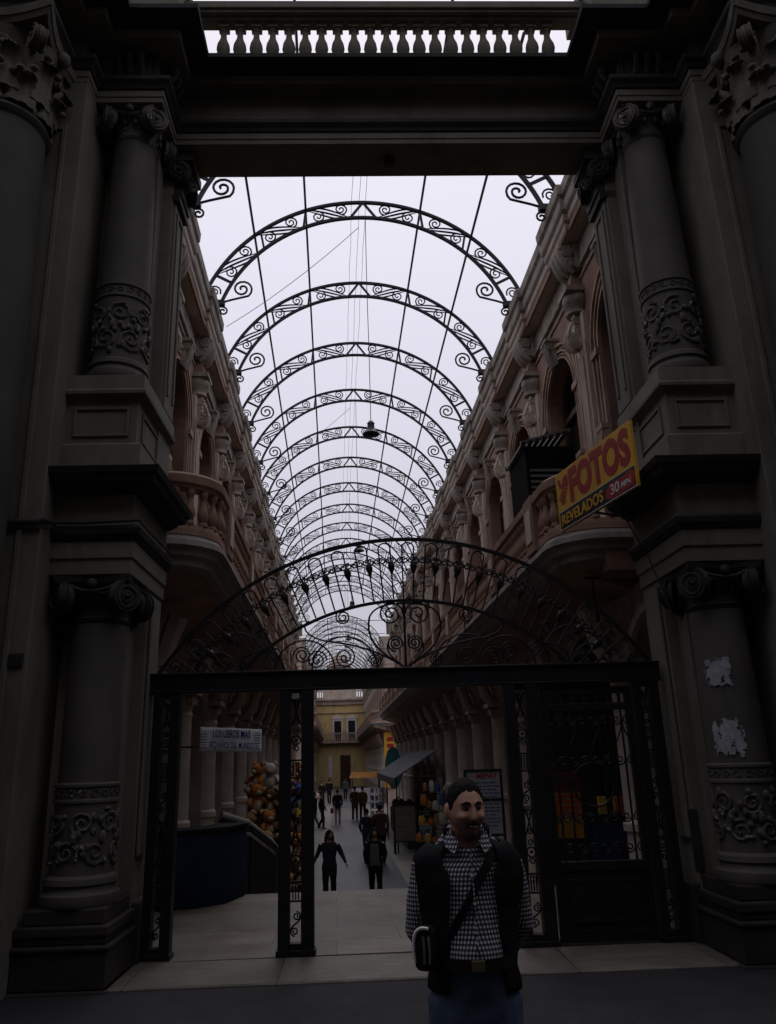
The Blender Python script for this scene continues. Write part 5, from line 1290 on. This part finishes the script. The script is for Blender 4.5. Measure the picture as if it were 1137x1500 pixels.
# ---- passers-by in the gallery
def walk(f=1): return dict(la=((-.2,0,1.42),(-.245,.04+.06*f,1.16),(-.215,-.04-.1*f if f < 0 else .06,.93)), ra=((.2,0,1.42),(.245,.04-.06*f,1.16),(.215,-.14 if f > 0 else .05,.95)), ll=((-.09,0,.9),(-.1,-.1*f,.5),(-.1,-.14*f+.05,.08)), rl=((.09,0,.9),(.1,.0,.48),(.1,.2*f,.1)))
person('woman in dark jacket with both arms held out, nearest the centre gate post', (-.15,19.1,FL), R(5), 1.56, SKIN, PURP, BLACKC, HAIR,
       {**walk(), 'la': ((-.2,0,1.42),(-.3,.04,1.18),(-.42,-.04,1.0)), 'ra': ((.2,0,1.42),(.31,.04,1.19),(.4,-.1,1.0))}, (35,0), .26, .72)
w2 = person('woman in open dark jacket over grey top, right of the woman with outstretched arms', (.86,19.1,FL), R(-6), 1.57, SKIN, NAVY, BLACKC, HAIR, walk(-1), (0,0), .3)
mb = MB(); mb.grid(lambda p, q: V(((p-.5)*.2*(1-.15*q), -.14-.02*sin(pi*p)-.012*sin(q*3), .9+.5*q)), 8, 10); o = mb.build('grey_top', GREYC, w2, 60); o.modifiers.new('t','SOLIDIFY').thickness = .01
mb = MB()
for s in (-1,1): mb.tube([(s*.105,-.145,.88),(s*.1,-.162,1.15),(s*.085,-.15,1.4)], .007, 6)
mb.build('jacket_trim', KHAKI, w2)
person('man in maroon brown jacket with short hair, his back to the camera', (1.37,26.4,FL), R(185), 1.68, SKIN, BROWNC, BLACKC, HAIR, walk(), (0,0), 0, .82, kx=1.12)
person('person with dark purple cap of hair beside the man in maroon jacket', (1.0,27.6,FL), R(150), 1.5, SKIN, PURP, DENIM, HAIR, walk(-1), (10,0))
person('person dressed all in black standing at the left stalls, seen from the side', (-.64,40,FL), R(80), 1.6, SKIN, BLACKC, BLACKC, HAIR, walk())
person('person in dark jacket and blue jeans just behind the one all in black', (-1.02,41.2,FL), R(60), 1.55, SKIN, BLACKC, DENIM, HAIR, walk(-1))
p3 = person('person in dark jacket and pale trousers carrying a red bag', (.1,42.6,FL), R(180), 1.62, SKIN, NAVY, KHAKI, HAIR, walk())
mb = MB(); mb.box(.2,.36,-.2,-.02,.5,.74); tag(mb.build('bag', cloth('red_bag_cloth', (.2,.03,.03)), None, None, .02), 'red shopping bag held by the person in pale trousers', 'bag').matrix_world = M.Translation((.1,42.6,FL)) @ M.Rotation(R(180),4,'Z')
person('person in brown olive coat, left one of the pair walking away', (1.02,45,FL), R(175), 1.66, SKIN, OLIVE, BLACKC, HAIR, walk(), (0,0), 0, .6)
person('person in rust brown jacket, right one of the pair walking away', (1.42,44.6,FL), R(185), 1.64, SKIN, RUST, BLACKC, HAIR, walk(-1))
person('distant person in pale green top in the middle of the gallery', (.8,68,FL), R(10), 1.62, SKIN, cloth('pale_green_cloth', (.12,.17,.15)), NAVY, HAIR, walk(), vox=.02)
person('distant person in dark coat left of the paving strip', (-.45,62,FL), R(170), 1.7, SKIN, NAVY, BLACKC, HAIR, walk(-1), vox=.02, coat=.6)
person('distant person in black with pale shirt at the far left stall', (-.9,58,FL), R(40), 1.68, SKIN, BLACKC, BLACKC, HAIR, walk(), vox=.02)
SIT = dict(ll=((-.09,0,.9),(-.11,-.4,.88),(-.11,-.38,.46)), rl=((.09,0,.9),(.11,-.4,.88),(.11,-.38,.46)), la=((-.2,0,1.42),(-.26,-.08,1.16),(-.2,-.3,1.02)), ra=((.2,0,1.42),(.26,-.08,1.16),(.2,-.3,1.02)))
person('seated person in grey blue top minding the right hand stall', (2.95,27.6,FL-.4), R(-50), 1.65, SKIN, BLUEG, NAVY, HAIR, SIT, (0,10), .2)
mb = MB(); mb.box(-.2,.2,-.2,.2,.4,.46)
for a in (-1,1):
    for b in (-1,1): mb.box(a*.17-.02,a*.17+.02,b*.17-.02,b*.17+.02,0,.4)
o = mb.build('stool', BROWNWOOD, None, None, .006); o.location = (2.97,27.65,FL); tag(o, 'small wooden stool under the seated person', 'stool')

# ================================================================ stalls, boards and goods
def thing(name, label, cat, loc, rz=0, group=None): return tag(empty(name, loc, R(rz)), label, cat, group)
NAVYC = mat('navy_booth_cloth', (.008,.016,.045), .8, .3, 3, .3, 30)
BO = thing('booth', 'dark navy counter booth with curved front standing on the left of the platform', 'booth', (-2.0,11.3,.124))
mb = MB(); pth = [(-.55,-.55),(-.1,-.62),(.3,-.5),(.62,-.2),(.78,.35),(.78,.42)]
mb.sweep([(-.04,0),(0,0),(.012,.04),(.012,.8),(0,.86),(-.04,.86)], pth); mb.build('front_panel', NAVYC, BO, 40)
mb = MB(); mb.sweep([(-.4,.862),(.04,.862),(.045,.9),(-.4,.9)], pth); mb.build('counter_top', NAVY, BO, bevel=.006)
mb = MB(); mb.box(-.55,-.5,-.5,.42,0,.86); mb.build('side', NAVYC, BO)
# banner
BN = thing('banner', 'white banner with blue capitals LOS LIBROS MAS PEQUENOS DEL MUNDO tied to a left column', 'banner', (-1.86,11.55,.324), 2); BN.scale = (.82,.82,.82)
BW = mat('banner_cloth', (.87,.87,.93), .85, .06, 2, .15, 30); BT = mat('blue_banner_ink', (.03,.03,.2), .7, .1)
mb = MB(); mb.grid(lambda p, q: V((1.03*p, .015*sin(p*7)+.01*sin(q*3), 2.0-.045*p+.395*q-.02*p*q)), 24, 6); o = mb.build('cloth', BW, BN, 60); o.modifiers.new('t','SOLIDIFY').thickness = .004
SL = M(((1,0,0,0),(0,1,0,0),(-.05,0,1,0),(0,0,0,1)))
text('lettering', 'LOS LIBROS MAS', BT, BN, M.Translation((.22,-.024,2.215)) @ SL, .62, .135, .003, .012)
text('lettering', 'PEQUEÑOS DEL MUNDO', BT, BN, M.Translation((.165,-.024,2.03)) @ SL, .73, .15, .003, .012)
mb = MB()
for x0 in (.02,.9):
    for i, w in enumerate((.05,.11,.1,.08,.11,.06,.11)): mb.box(x0+.055-w/2,x0+.055+w/2,-.024,-.02,2.31-.043*i-.05*x0,2.322-.043*i-.05*x0)
mb.build('small_print', BT, BN)
mb = MB(); mb.tube([(-.02,0,2.08),(-.1,-.1,2.07),(-.3,-.1,2.07),(-.55,.9,2.07)], .018, 6); mb.build('tie', IRON, BN)
# plush toys on the left
PLC = {n: mat('plush_'+n, c, .95, .25, 14, .7, 130, spec=.1) for n, c in (('orange',(.42,.16,.04)),('white',(.5,.47,.42)),('tan',(.36,.22,.11)),('brown',(.14,.07,.035)),('yellow',(.5,.33,.06)),('blue',(.06,.12,.3)),('cream',(.5,.41,.28)),('grey',(.2,.2,.21)),('red',(.32,.04,.04)),('green',(.1,.22,.04)))}
def plush(col, loc, s, rz, label, group='plush toys on the left stall'):
    r_ = thing('plush_toy', label, 'plush toy', loc, rz, group); m_ = PLC[col]; mu = PLC['cream'] if col != 'cream' else PLC['white']
    mb = MB(); mb.ball((0,0,.2), (.16,.14,.2), 14, 10); mb.build('body', m_, r_, 80)
    mb = MB(); mb.ball((0,-.02,.5), (.15,.14,.14), 14, 10); hd = mb.build('head', m_, r_, 80)
    for q in (-1,1):
        mb = MB(); mb.ball((q*.11,0,.62), (.055,.03,.055), 10, 8); mb.build('ear', m_, hd, 80)
        mb = MB(); mb.limb([(q*.13,-.03,.34),(q*.2,-.12,.28),(q*.2,-.18,.24)], [.055,.06,.05], 8); mb.build('arm', m_, r_, 80)
        mb = MB(); mb.limb([(q*.09,-.06,.08),(q*.14,-.2,.06),(q*.15,-.24,.1)], [.07,.075,.06], 8); mb.build('foot', mu, r_, 80)
    mb = MB(); mb.ball((0,-.15,.47), (.065,.05,.05), 10, 8); mb.ball((0,-.2,.49), (.02,.014,.014), 8, 6); mb.build('muzzle', mu, hd, 80)
    mb = MB(); mb.ball((0,-.06,.2), (.11,.1,.14), 12, 8); mb.build('belly', mu, r_, 80)
    r_.scale = (s,s,s)
RK = thing('display_rack', 'stepped dark rack carrying the plush toys on the left', 'rack', (-1.25,17,FL))
mb = MB()
for i in range(5): mb.box(-.55,.75,-.6+.28*i,-.3+.28*i,0,.75+.42*i)
mb.build('shelves', BROWNWOOD, RK, None, .01)
rnd = random.Random(11); rows = [('orange','white','tan','orange'),('orange','brown','tan','blue'),('tan','orange','brown','yellow'),('brown','tan','white','orange'),('grey','orange','yellow','brown')]
place = ['bottom shelf','second shelf','middle shelf','fourth shelf','top shelf']; col_ = ['left end','left of centre','right of centre','right end']
for i, rw in enumerate(rows[::-1]):
    for j, c in enumerate(rw):
        plush(c, (-1.25-.4+.32*j+rnd.uniform(-.04,.04), 17-.45+.28*i, FL+.75+.42*i), rnd.uniform(.72,.95), rnd.uniform(-35,35), f'{c} plush toy at the {col_[j]} of the {place[i]} of the left rack')
mb = MB()
for i in range(260):
    a, b = rnd.uniform(0,6.28), rnd.uniform(-.3,1.5); rr = .2*rnd.uniform(.7,1); c = V((rr*cos(a)*cos(b), rr*sin(a)*cos(b), .5+rr*sin(b)*1.1)); q = V((rnd.uniform(-1,1),rnd.uniform(-1,1),rnd.uniform(-.3,1)))*.06; t_ = V((q.y,-q.x,.2*q.z))*.5
    mb.add([c-t_*.6, c+q*.5-t_, c+q, c+q*.5+t_], [(0,1,2,3)])
PT = thing('potted_shrub', 'small round green shrub in a pot beside the left columns', 'plant', (-1.75,14.9,FL+1.05)); PT.scale = (1.1,)*3
mb.build('foliage', mat('bright_leaves', (.09,.17,.03), .7, .4, 9), PT); mb = MB(); mb.lathe([(.1,.0),(.15,.3),(.16,.33)], n=14); mb.build('pot', BROWNWOOD, PT, 40)
mb = MB(); mb.box(-1.98,-1.5,14.65,15.15,FL,FL+1.045); tag(mb.build('plinth', STONE, None, None, .015), 'grey stone plinth under the small potted shrub', 'plinth')
# curved stair parapet on the left
mb = MB(); pts = [(-1.65,12.4),(-1.3,12.6),(-1.0,13.1),(-.84,13.9)]; zz = [1.05,.92,.62,.25]
for i in range(len(pts)-1):
    (x0,y0),(x1,y1) = pts[i], pts[i+1]; d = V((x1-x0,y1-y0)).normalized(); n_ = V((d.y,-d.x))*.09
    vs = []
    for (x,y,z) in ((x0,y0,zz[i]),(x1,y1,zz[i+1])): vs += [(x-n_.x,y-n_.y,FL),(x+n_.x,y+n_.y,FL),(x+n_.x,y+n_.y,z),(x-n_.x,y-n_.y,z)]
    mb.add(vs, [(0,1,2,3),(7,6,5,4),(0,4,5,1),(1,5,6,2),(2,6,7,3),(3,7,4,0)])
SP = mb.build('stair_parapet', PLINTH); tag(SP, 'low curved dark parapet sloping down beside the left steps', 'parapet')
mb = MB(); mb.tube([V((p[0],p[1],z+.03)) for p, z in zip(pts,zz)], .06, 8); mb.tube([V((p[0]+.05,p[1]-.06,z-.12)) for p, z in zip(pts,zz)], .03, 6); mb.build('coping', STONE, SP, 60)
# menu board
MN = thing('menu_board', 'upright black framed menu board headed MENU behind the man', 'menu board', (1.98,11.2,.124), -4)
BOARD = mat('pale_menu_sheet', (.30,.32,.33), .7, .1, 3, dirt=(.22,.24,.26)); 
mb = MB()
for x in (-.24,.24): mb.box(x-.018,x+.018,-.015,.015,0,1.5)
for z in (.66,1.1,1.47): mb.box(-.222,.222,-.012,.012,z,z+.03)
mb.build('frame', BLK, MN)
mb = MB(); mb.box(-.222,.222,.0,.01,.69,1.47); mb.build('sheet', BOARD, MN)
text('lettering', 'MENU', RED, MN, M.Translation((-.1,-.002,1.38)), .28, .07, .004, .03, .25)
mb = MB(); rr = random.Random(5)
for i in range(13): 
    z = 1.33-.045*i
    if 1.06 < z < 1.15: continue
    x = -.19
    while x < .16: w = rr.uniform(.03,.09); mb.box(x,min(x+w,.2),-.004,-.001,z-.006,z+.006); x += w+.015
mb.build('menu_lines', BT, MN)
# sandwich board
SB = thing('sandwich_board', 'free standing framed price board with yellowish lines on the right of the strip', 'sign board', (2.33,28.6,FL), 3)
mb = MB()
for x in (-.36,.36): mb.tube([(x,-.12,0),(x,.0,1.55)], .022, 6); mb.tube([(x,.25,0),(x,.02,1.55)], .022, 6)
mb.box(-.36,.36,-.03,.03,1.5,1.55); mb.box(-.36,.36,-.11,-.06,.38,.42); mb.build('frame', BLK, SB, 60)
mb = MB(); mb.add([(-.34,-.1,.42),(.34,-.1,.42),(.34,-.015,1.5),(-.34,-.015,1.5),(-.34,-.08,.42),(.34,-.08,.42),(.34,.005,1.5),(-.34,.005,1.5)], [(0,1,2,3),(7,6,5,4),(0,4,5,1),(1,5,6,2),(2,6,7,3),(3,7,4,0)]); mb.build('sheet', mat('grey_green_board', (.12,.115,.09), .8, .2, 3), SB)
mb = MB()
for i in (0,1,3,4,6,8,9,11):
    z = 1.4-.08*i; y = -.1+.085*(z-.42)/1.08-.004; x = -.28
    while x < .22: w = rr.uniform(.05,.16); mb.box(x,min(x+w,.3),y-.004,y,z,z+.022); x += w+.03
mb.build('price_lines', mat('faded_yellow_chalk', (.25,.19,.07), .8), SB)
# awning stall
AW = thing('market_stall', 'right hand stall with sloping grey awning over green counter', 'stall', (2.0,0,FL))
AWM = mat('grey_awning_canvas', (.10,.10,.11), .85, .2, 2, .2, 30)
mb = MB(); mb.add([(0,28.5,2.4),(1.5,28.5,3.3),(1.5,40,3.3),(0,40,2.4),(0,28.5,2.35),(1.5,28.5,3.25),(1.5,40,3.25),(0,40,2.35)], [(0,3,2,1),(4,5,6,7),(0,1,5,4),(2,3,7,6),(0,4,7,3),(1,2,6,5)])
mb.box(-.01,0,28.5,40,2.15,2.4); mb.build('awning', AWM, AW)
mb = MB()
for y in (28.7,34,39.8): mb.tube([(.08,y,0),(.08,y,2.38)], .025, 6)
mb.build('posts', IRON, AW)
mb = MB(); mb.box(.5,1.4,30,39,0,.95); mb.build('counter', mat('green_counter', (.02,.09,.07), .6), AW, None, .01)
GC = ('red','yellow','blue','white','orange','green','tan'); m0 = {}
for i in range(26):
    y = 30.2+.34*i; c = GC[(i*5)%7]
    if c not in m0:
        mb = MB(); mb.box(-.12,.12,-.1,.1,0,.26); mb.box(-.07,.07,-.06,.06,.26,.33); m0[c] = mb.build('goods_box', PLC[c], None, None, .02); o = m0[c]
    else: o = inst(m0[c])
    o.location = (2.68+.3*(i%3), y, FL+.95); o.rotation_euler = (0,0,i); tag(o, f'{c} packet set out on the green counter', 'packet', 'packets on the green counter')
# hanging goods on the right
HR = thing('hanging_rail', 'dark pole rack hung with bright bags and toys at the right columns', 'rack', (2.8,25.2,FL))
mb = MB(); mb.tube([(-.4,0,0),(-.4,0,1.3),(-.1,0,2.5)], .02, 6); mb.tube([(.45,0,0),(.45,0,2.6)], .02, 6)
for z in (1.0,1.5,2.0,2.5): mb.tube([(-.45+.1*z*.6,0,z),(.5,0,z)], .015, 6)
mb.build('poles', IRON, HR)
k_ = 0; HN = ['left','middle','right','far right']
for r_, z in enumerate((.62,1.12,1.62,2.12)):
    for j in range(4):
        c = ('orange','red','white','yellow','tan','blue','orange','red','white','tan')[(k_*3+r_)%10]; k_ += 1
        b = thing('hanging_bag', f"{c} bag hung {HN[j]} in the {['lowest','second','third','highest'][r_]} row of the right rack", 'bag', (2.48+.05*r_+.21*j+rnd.uniform(-.07,.07), 25.12+rnd.uniform(-.1,.1), FL+z+rnd.uniform(-.09,.07)), rnd.uniform(-30,30), 'bags hung on the right rack')
        mb = MB(); mb.loft([((0,0,0),(.08,0,0),(0,.05,0)), ((0,0,.05),(.11,0,0),(0,.08,0)), ((0,0,.17),(.1,0,0),(0,.07,0)), ((0,0,.24),(.06,0,0),(0,.035,0))], n=10); mb.build('sack', PLC[c], b, 60)
        mb = MB(); mb.tube([(-.05,0,.24),(0,0,.37),(.05,0,.24)], .006, 5); mb.build('handle', IRON, b); b.scale = (rnd.uniform(.6,1.15), .8, rnd.uniform(.7,1.5))
# coloured boards on the far right columns
def board(label, x, y, z0, z1, w, m_, rz, rd=0):
    o = thing('wall_sign', label, 'sign', (x,y,0), rz); mb = MB()
    if rd: mb.lathe([(.01,-.04),(w/2,-.04),(w/2,.0),(.01,.0)], n=32, T=M.Translation((0,0,(z0+z1)/2)) @ M.Diagonal((1,1,(z1-z0)/w,1)) @ M.Rotation(R(90),4,'X'))
    else: mb.box(-w/2,w/2,-.02,.02,z0,z1)
    mb.build('board', m_, o, None, .01 if not rd else 0); return o
o = board('tall yellow upright sign at the corner beyond the crossing', 4.0,59.9,-.2,3.6,.9,YEL,0)
mb = MB()
for i in range(7): mb.box(-.25,.25,-.03,-.021,.2+.46*i,.5+.46*i)
mb.build('lettering', RED, o)
o = board('round teal and yellow hanging sign among the right columns', 3.2,46,.2,2.4,.95,mat('teal_sign_paint', (.03,.14,.17), .5),-12,1)
mb = MB(); mb.lathe([(.01,-.05),(.22,-.05),(.22,-.041),(.01,-.041)], n=24, T=M.Translation((0,0,1.3)) @ M.Diagonal((1,1,2.0,1)) @ M.Rotation(R(90),4,'X')); mb.build('emblem', YEL, o)
o = thing('snack_cart', 'orange topped cart standing on the right of the strip in the distance', 'cart', (2.2,62,FL)); mb = MB(); mb.box(-1,1,-.6,.6,0,1.0); mb.build('body', mat('white_cart', (.4,.4,.42), .6), o, None, .03)
mb = MB(); mb.add([(-1.2,-.7,1.75),(1.2,-.7,1.75),(1.0,.7,1.95),(-1.0,.7,1.95),(-1,-.3,2.15),(1,-.3,2.15)], [(0,1,5,4),(1,2,5),(2,3,4,5),(3,0,4),(0,3,2,1)]); mb.build('canopy', mat('orange_canopy', (.3,.13,.03), .8), o)
mb = MB()
for a in (-1,1): mb.tube([(a*.95,-.5,1),(a*.95,-.5,1.8)], .03, 6)
mb.build('posts', IRON, o)
o = thing('display_stand', 'white and blue tiered display stand between the cart and the grey awning', 'stand', (1.9,39,FL)); mb = MB()
for i in range(5): mb.box(-.3,.3,-.2,.2,.2+.33*i,.24+.33*i)
for a in (-.3,.3): mb.tube([(a,0,0),(a,0,1.8)], .02, 6)
mb.build('shelves', WHITE, o)
for i in range(15):
    c = ('white','blue','white','grey','blue')[(i*2+i//3)%5]; mb = MB(); mb.box(-.07,.07,-.1,.1,0,.2); q = mb.build('goods_box', PLC[c], None, None, .01); q.location = (1.9-.2+.2*(i%3),38.95,FL+.242+.33*(i//3)); tag(q, f'{c} carton on the tiered display stand', 'carton', 'cartons on the display stand')
# far left stall with pink and white goods
o = thing('market_stall', 'far left table stall heaped with pale pink and white goods', 'stall', (-1.7,47,FL)); mb = MB(); mb.box(-.5,.6,-3,6,.75,.8)
for y in (-2.8,1.5,5.8): mb.box(.5,.56,y-.03,y+.03,0,.75); mb.box(-.45,-.39,y-.03,y+.03,0,.75)
mb.build('table', BROWNWOOD, o); mb = MB(); mb.box(.56,.6,-3,6,.1,.75); mb.build('cloth_front', PLC['white'], o)
PK = mat('pink_goods', (.42,.22,.24), .8)
for i in range(22):
    mb = MB(); mb.ball((0,0,.16), (.16,.16,.17), 8, 6); q = mb.build('goods_bundle', (PK, PLC['white'], PLC['red'])[i%3], None, 60); q.location = (-1.45+.28*(i%2), 44.2+.4*i, FL+.8); tag(q, f"{('pink','white','red')[i%3]} bundle heaped on the far left table", 'bundle', 'bundles on the far left table')
KK = thing('kiosk', 'tall dark closed kiosk added behind the shut gate leaf as a dark backing', 'kiosk', (3.35,12.0,FL))  # dark backing added so the bay behind the leaf reads black
mb = MB(); mb.box(-.5,1.3,-.45,.3,0,4.1); mb.build('cabinet', BLK, KK, None, .015)
mb = MB(); mb.box(-.55,1.35,-.5,.35,4.1,4.2); mb.build('top', DARKDOOR, KK, None, .01)
mb = MB()
for i in range(4): mb.box(-.44+.41*i,-.08+.41*i,-.475,-.451,1.5,3.9)
mb.build('shutter_panels', DARKDOOR, KK, None, .008)
# behind the shut leaf: poster, blue booth, display
o = thing('poster_stand', 'orange yellow poster with red heading FOTOS behind the shut gate leaf', 'poster', (3.02,11.0,.124), -8); mb = MB(); mb.box(-.2,.2,0,.02,.62,1.18); mb.build('sheet', mat('shaded_orange_poster', (.24,.12,.015), .8, .3, 4), o)  # sheet and heading colours darkened to put the bay's dimness into them
mb = MB(); mb.box(-.2,.2,-.002,.02,1.182,1.44); mb.build('heading_panel', mat('shaded_red_heading', (.10,.012,.012), .8), o); text('lettering', 'FOTOS', BLK, o, M.Translation((-.17,-.003,1.24)), .34, .14, .003, .03)
mb = MB()
for i in range(4): mb.box(-.12,.16,-.003,0,1.12-.07*i,1.15-.07*i)
mb.build('print_lines', RED, o)
mb = MB(); mb.box(-.22,.22,.02,.05,0,1.46); mb.build('backing', BLK, o)
o = thing('blue_booth', 'dark blue counter glimpsed through the shut gate leaf', 'booth', (3.75,11.1,.124)); mb = MB(); mb.box(-.38,.5,-.3,.4,0,.85); mb.build('cabinet', mat('blue_booth_panel', (.012,.03,.09), .6, .3, 3), o, None, .01); mb = MB(); mb.box(-.42,.54,-.34,.44,.852,.9); mb.build('counter_top', NAVY, o, None, .008)
for i, c in enumerate(('yellow','orange','tan')):
    mb = MB(); mb.box(-.07,.07,-.03,.03,0,.22); q = mb.build('goods_box', PLC[c], None, None, .008); q.location = (3.5+.2*i,10.95,.124+.9); q.rotation_euler = (0,0,.3*i); tag(q, f'{c} carton on the blue counter behind the gate leaf', 'carton', 'cartons on the blue counter')
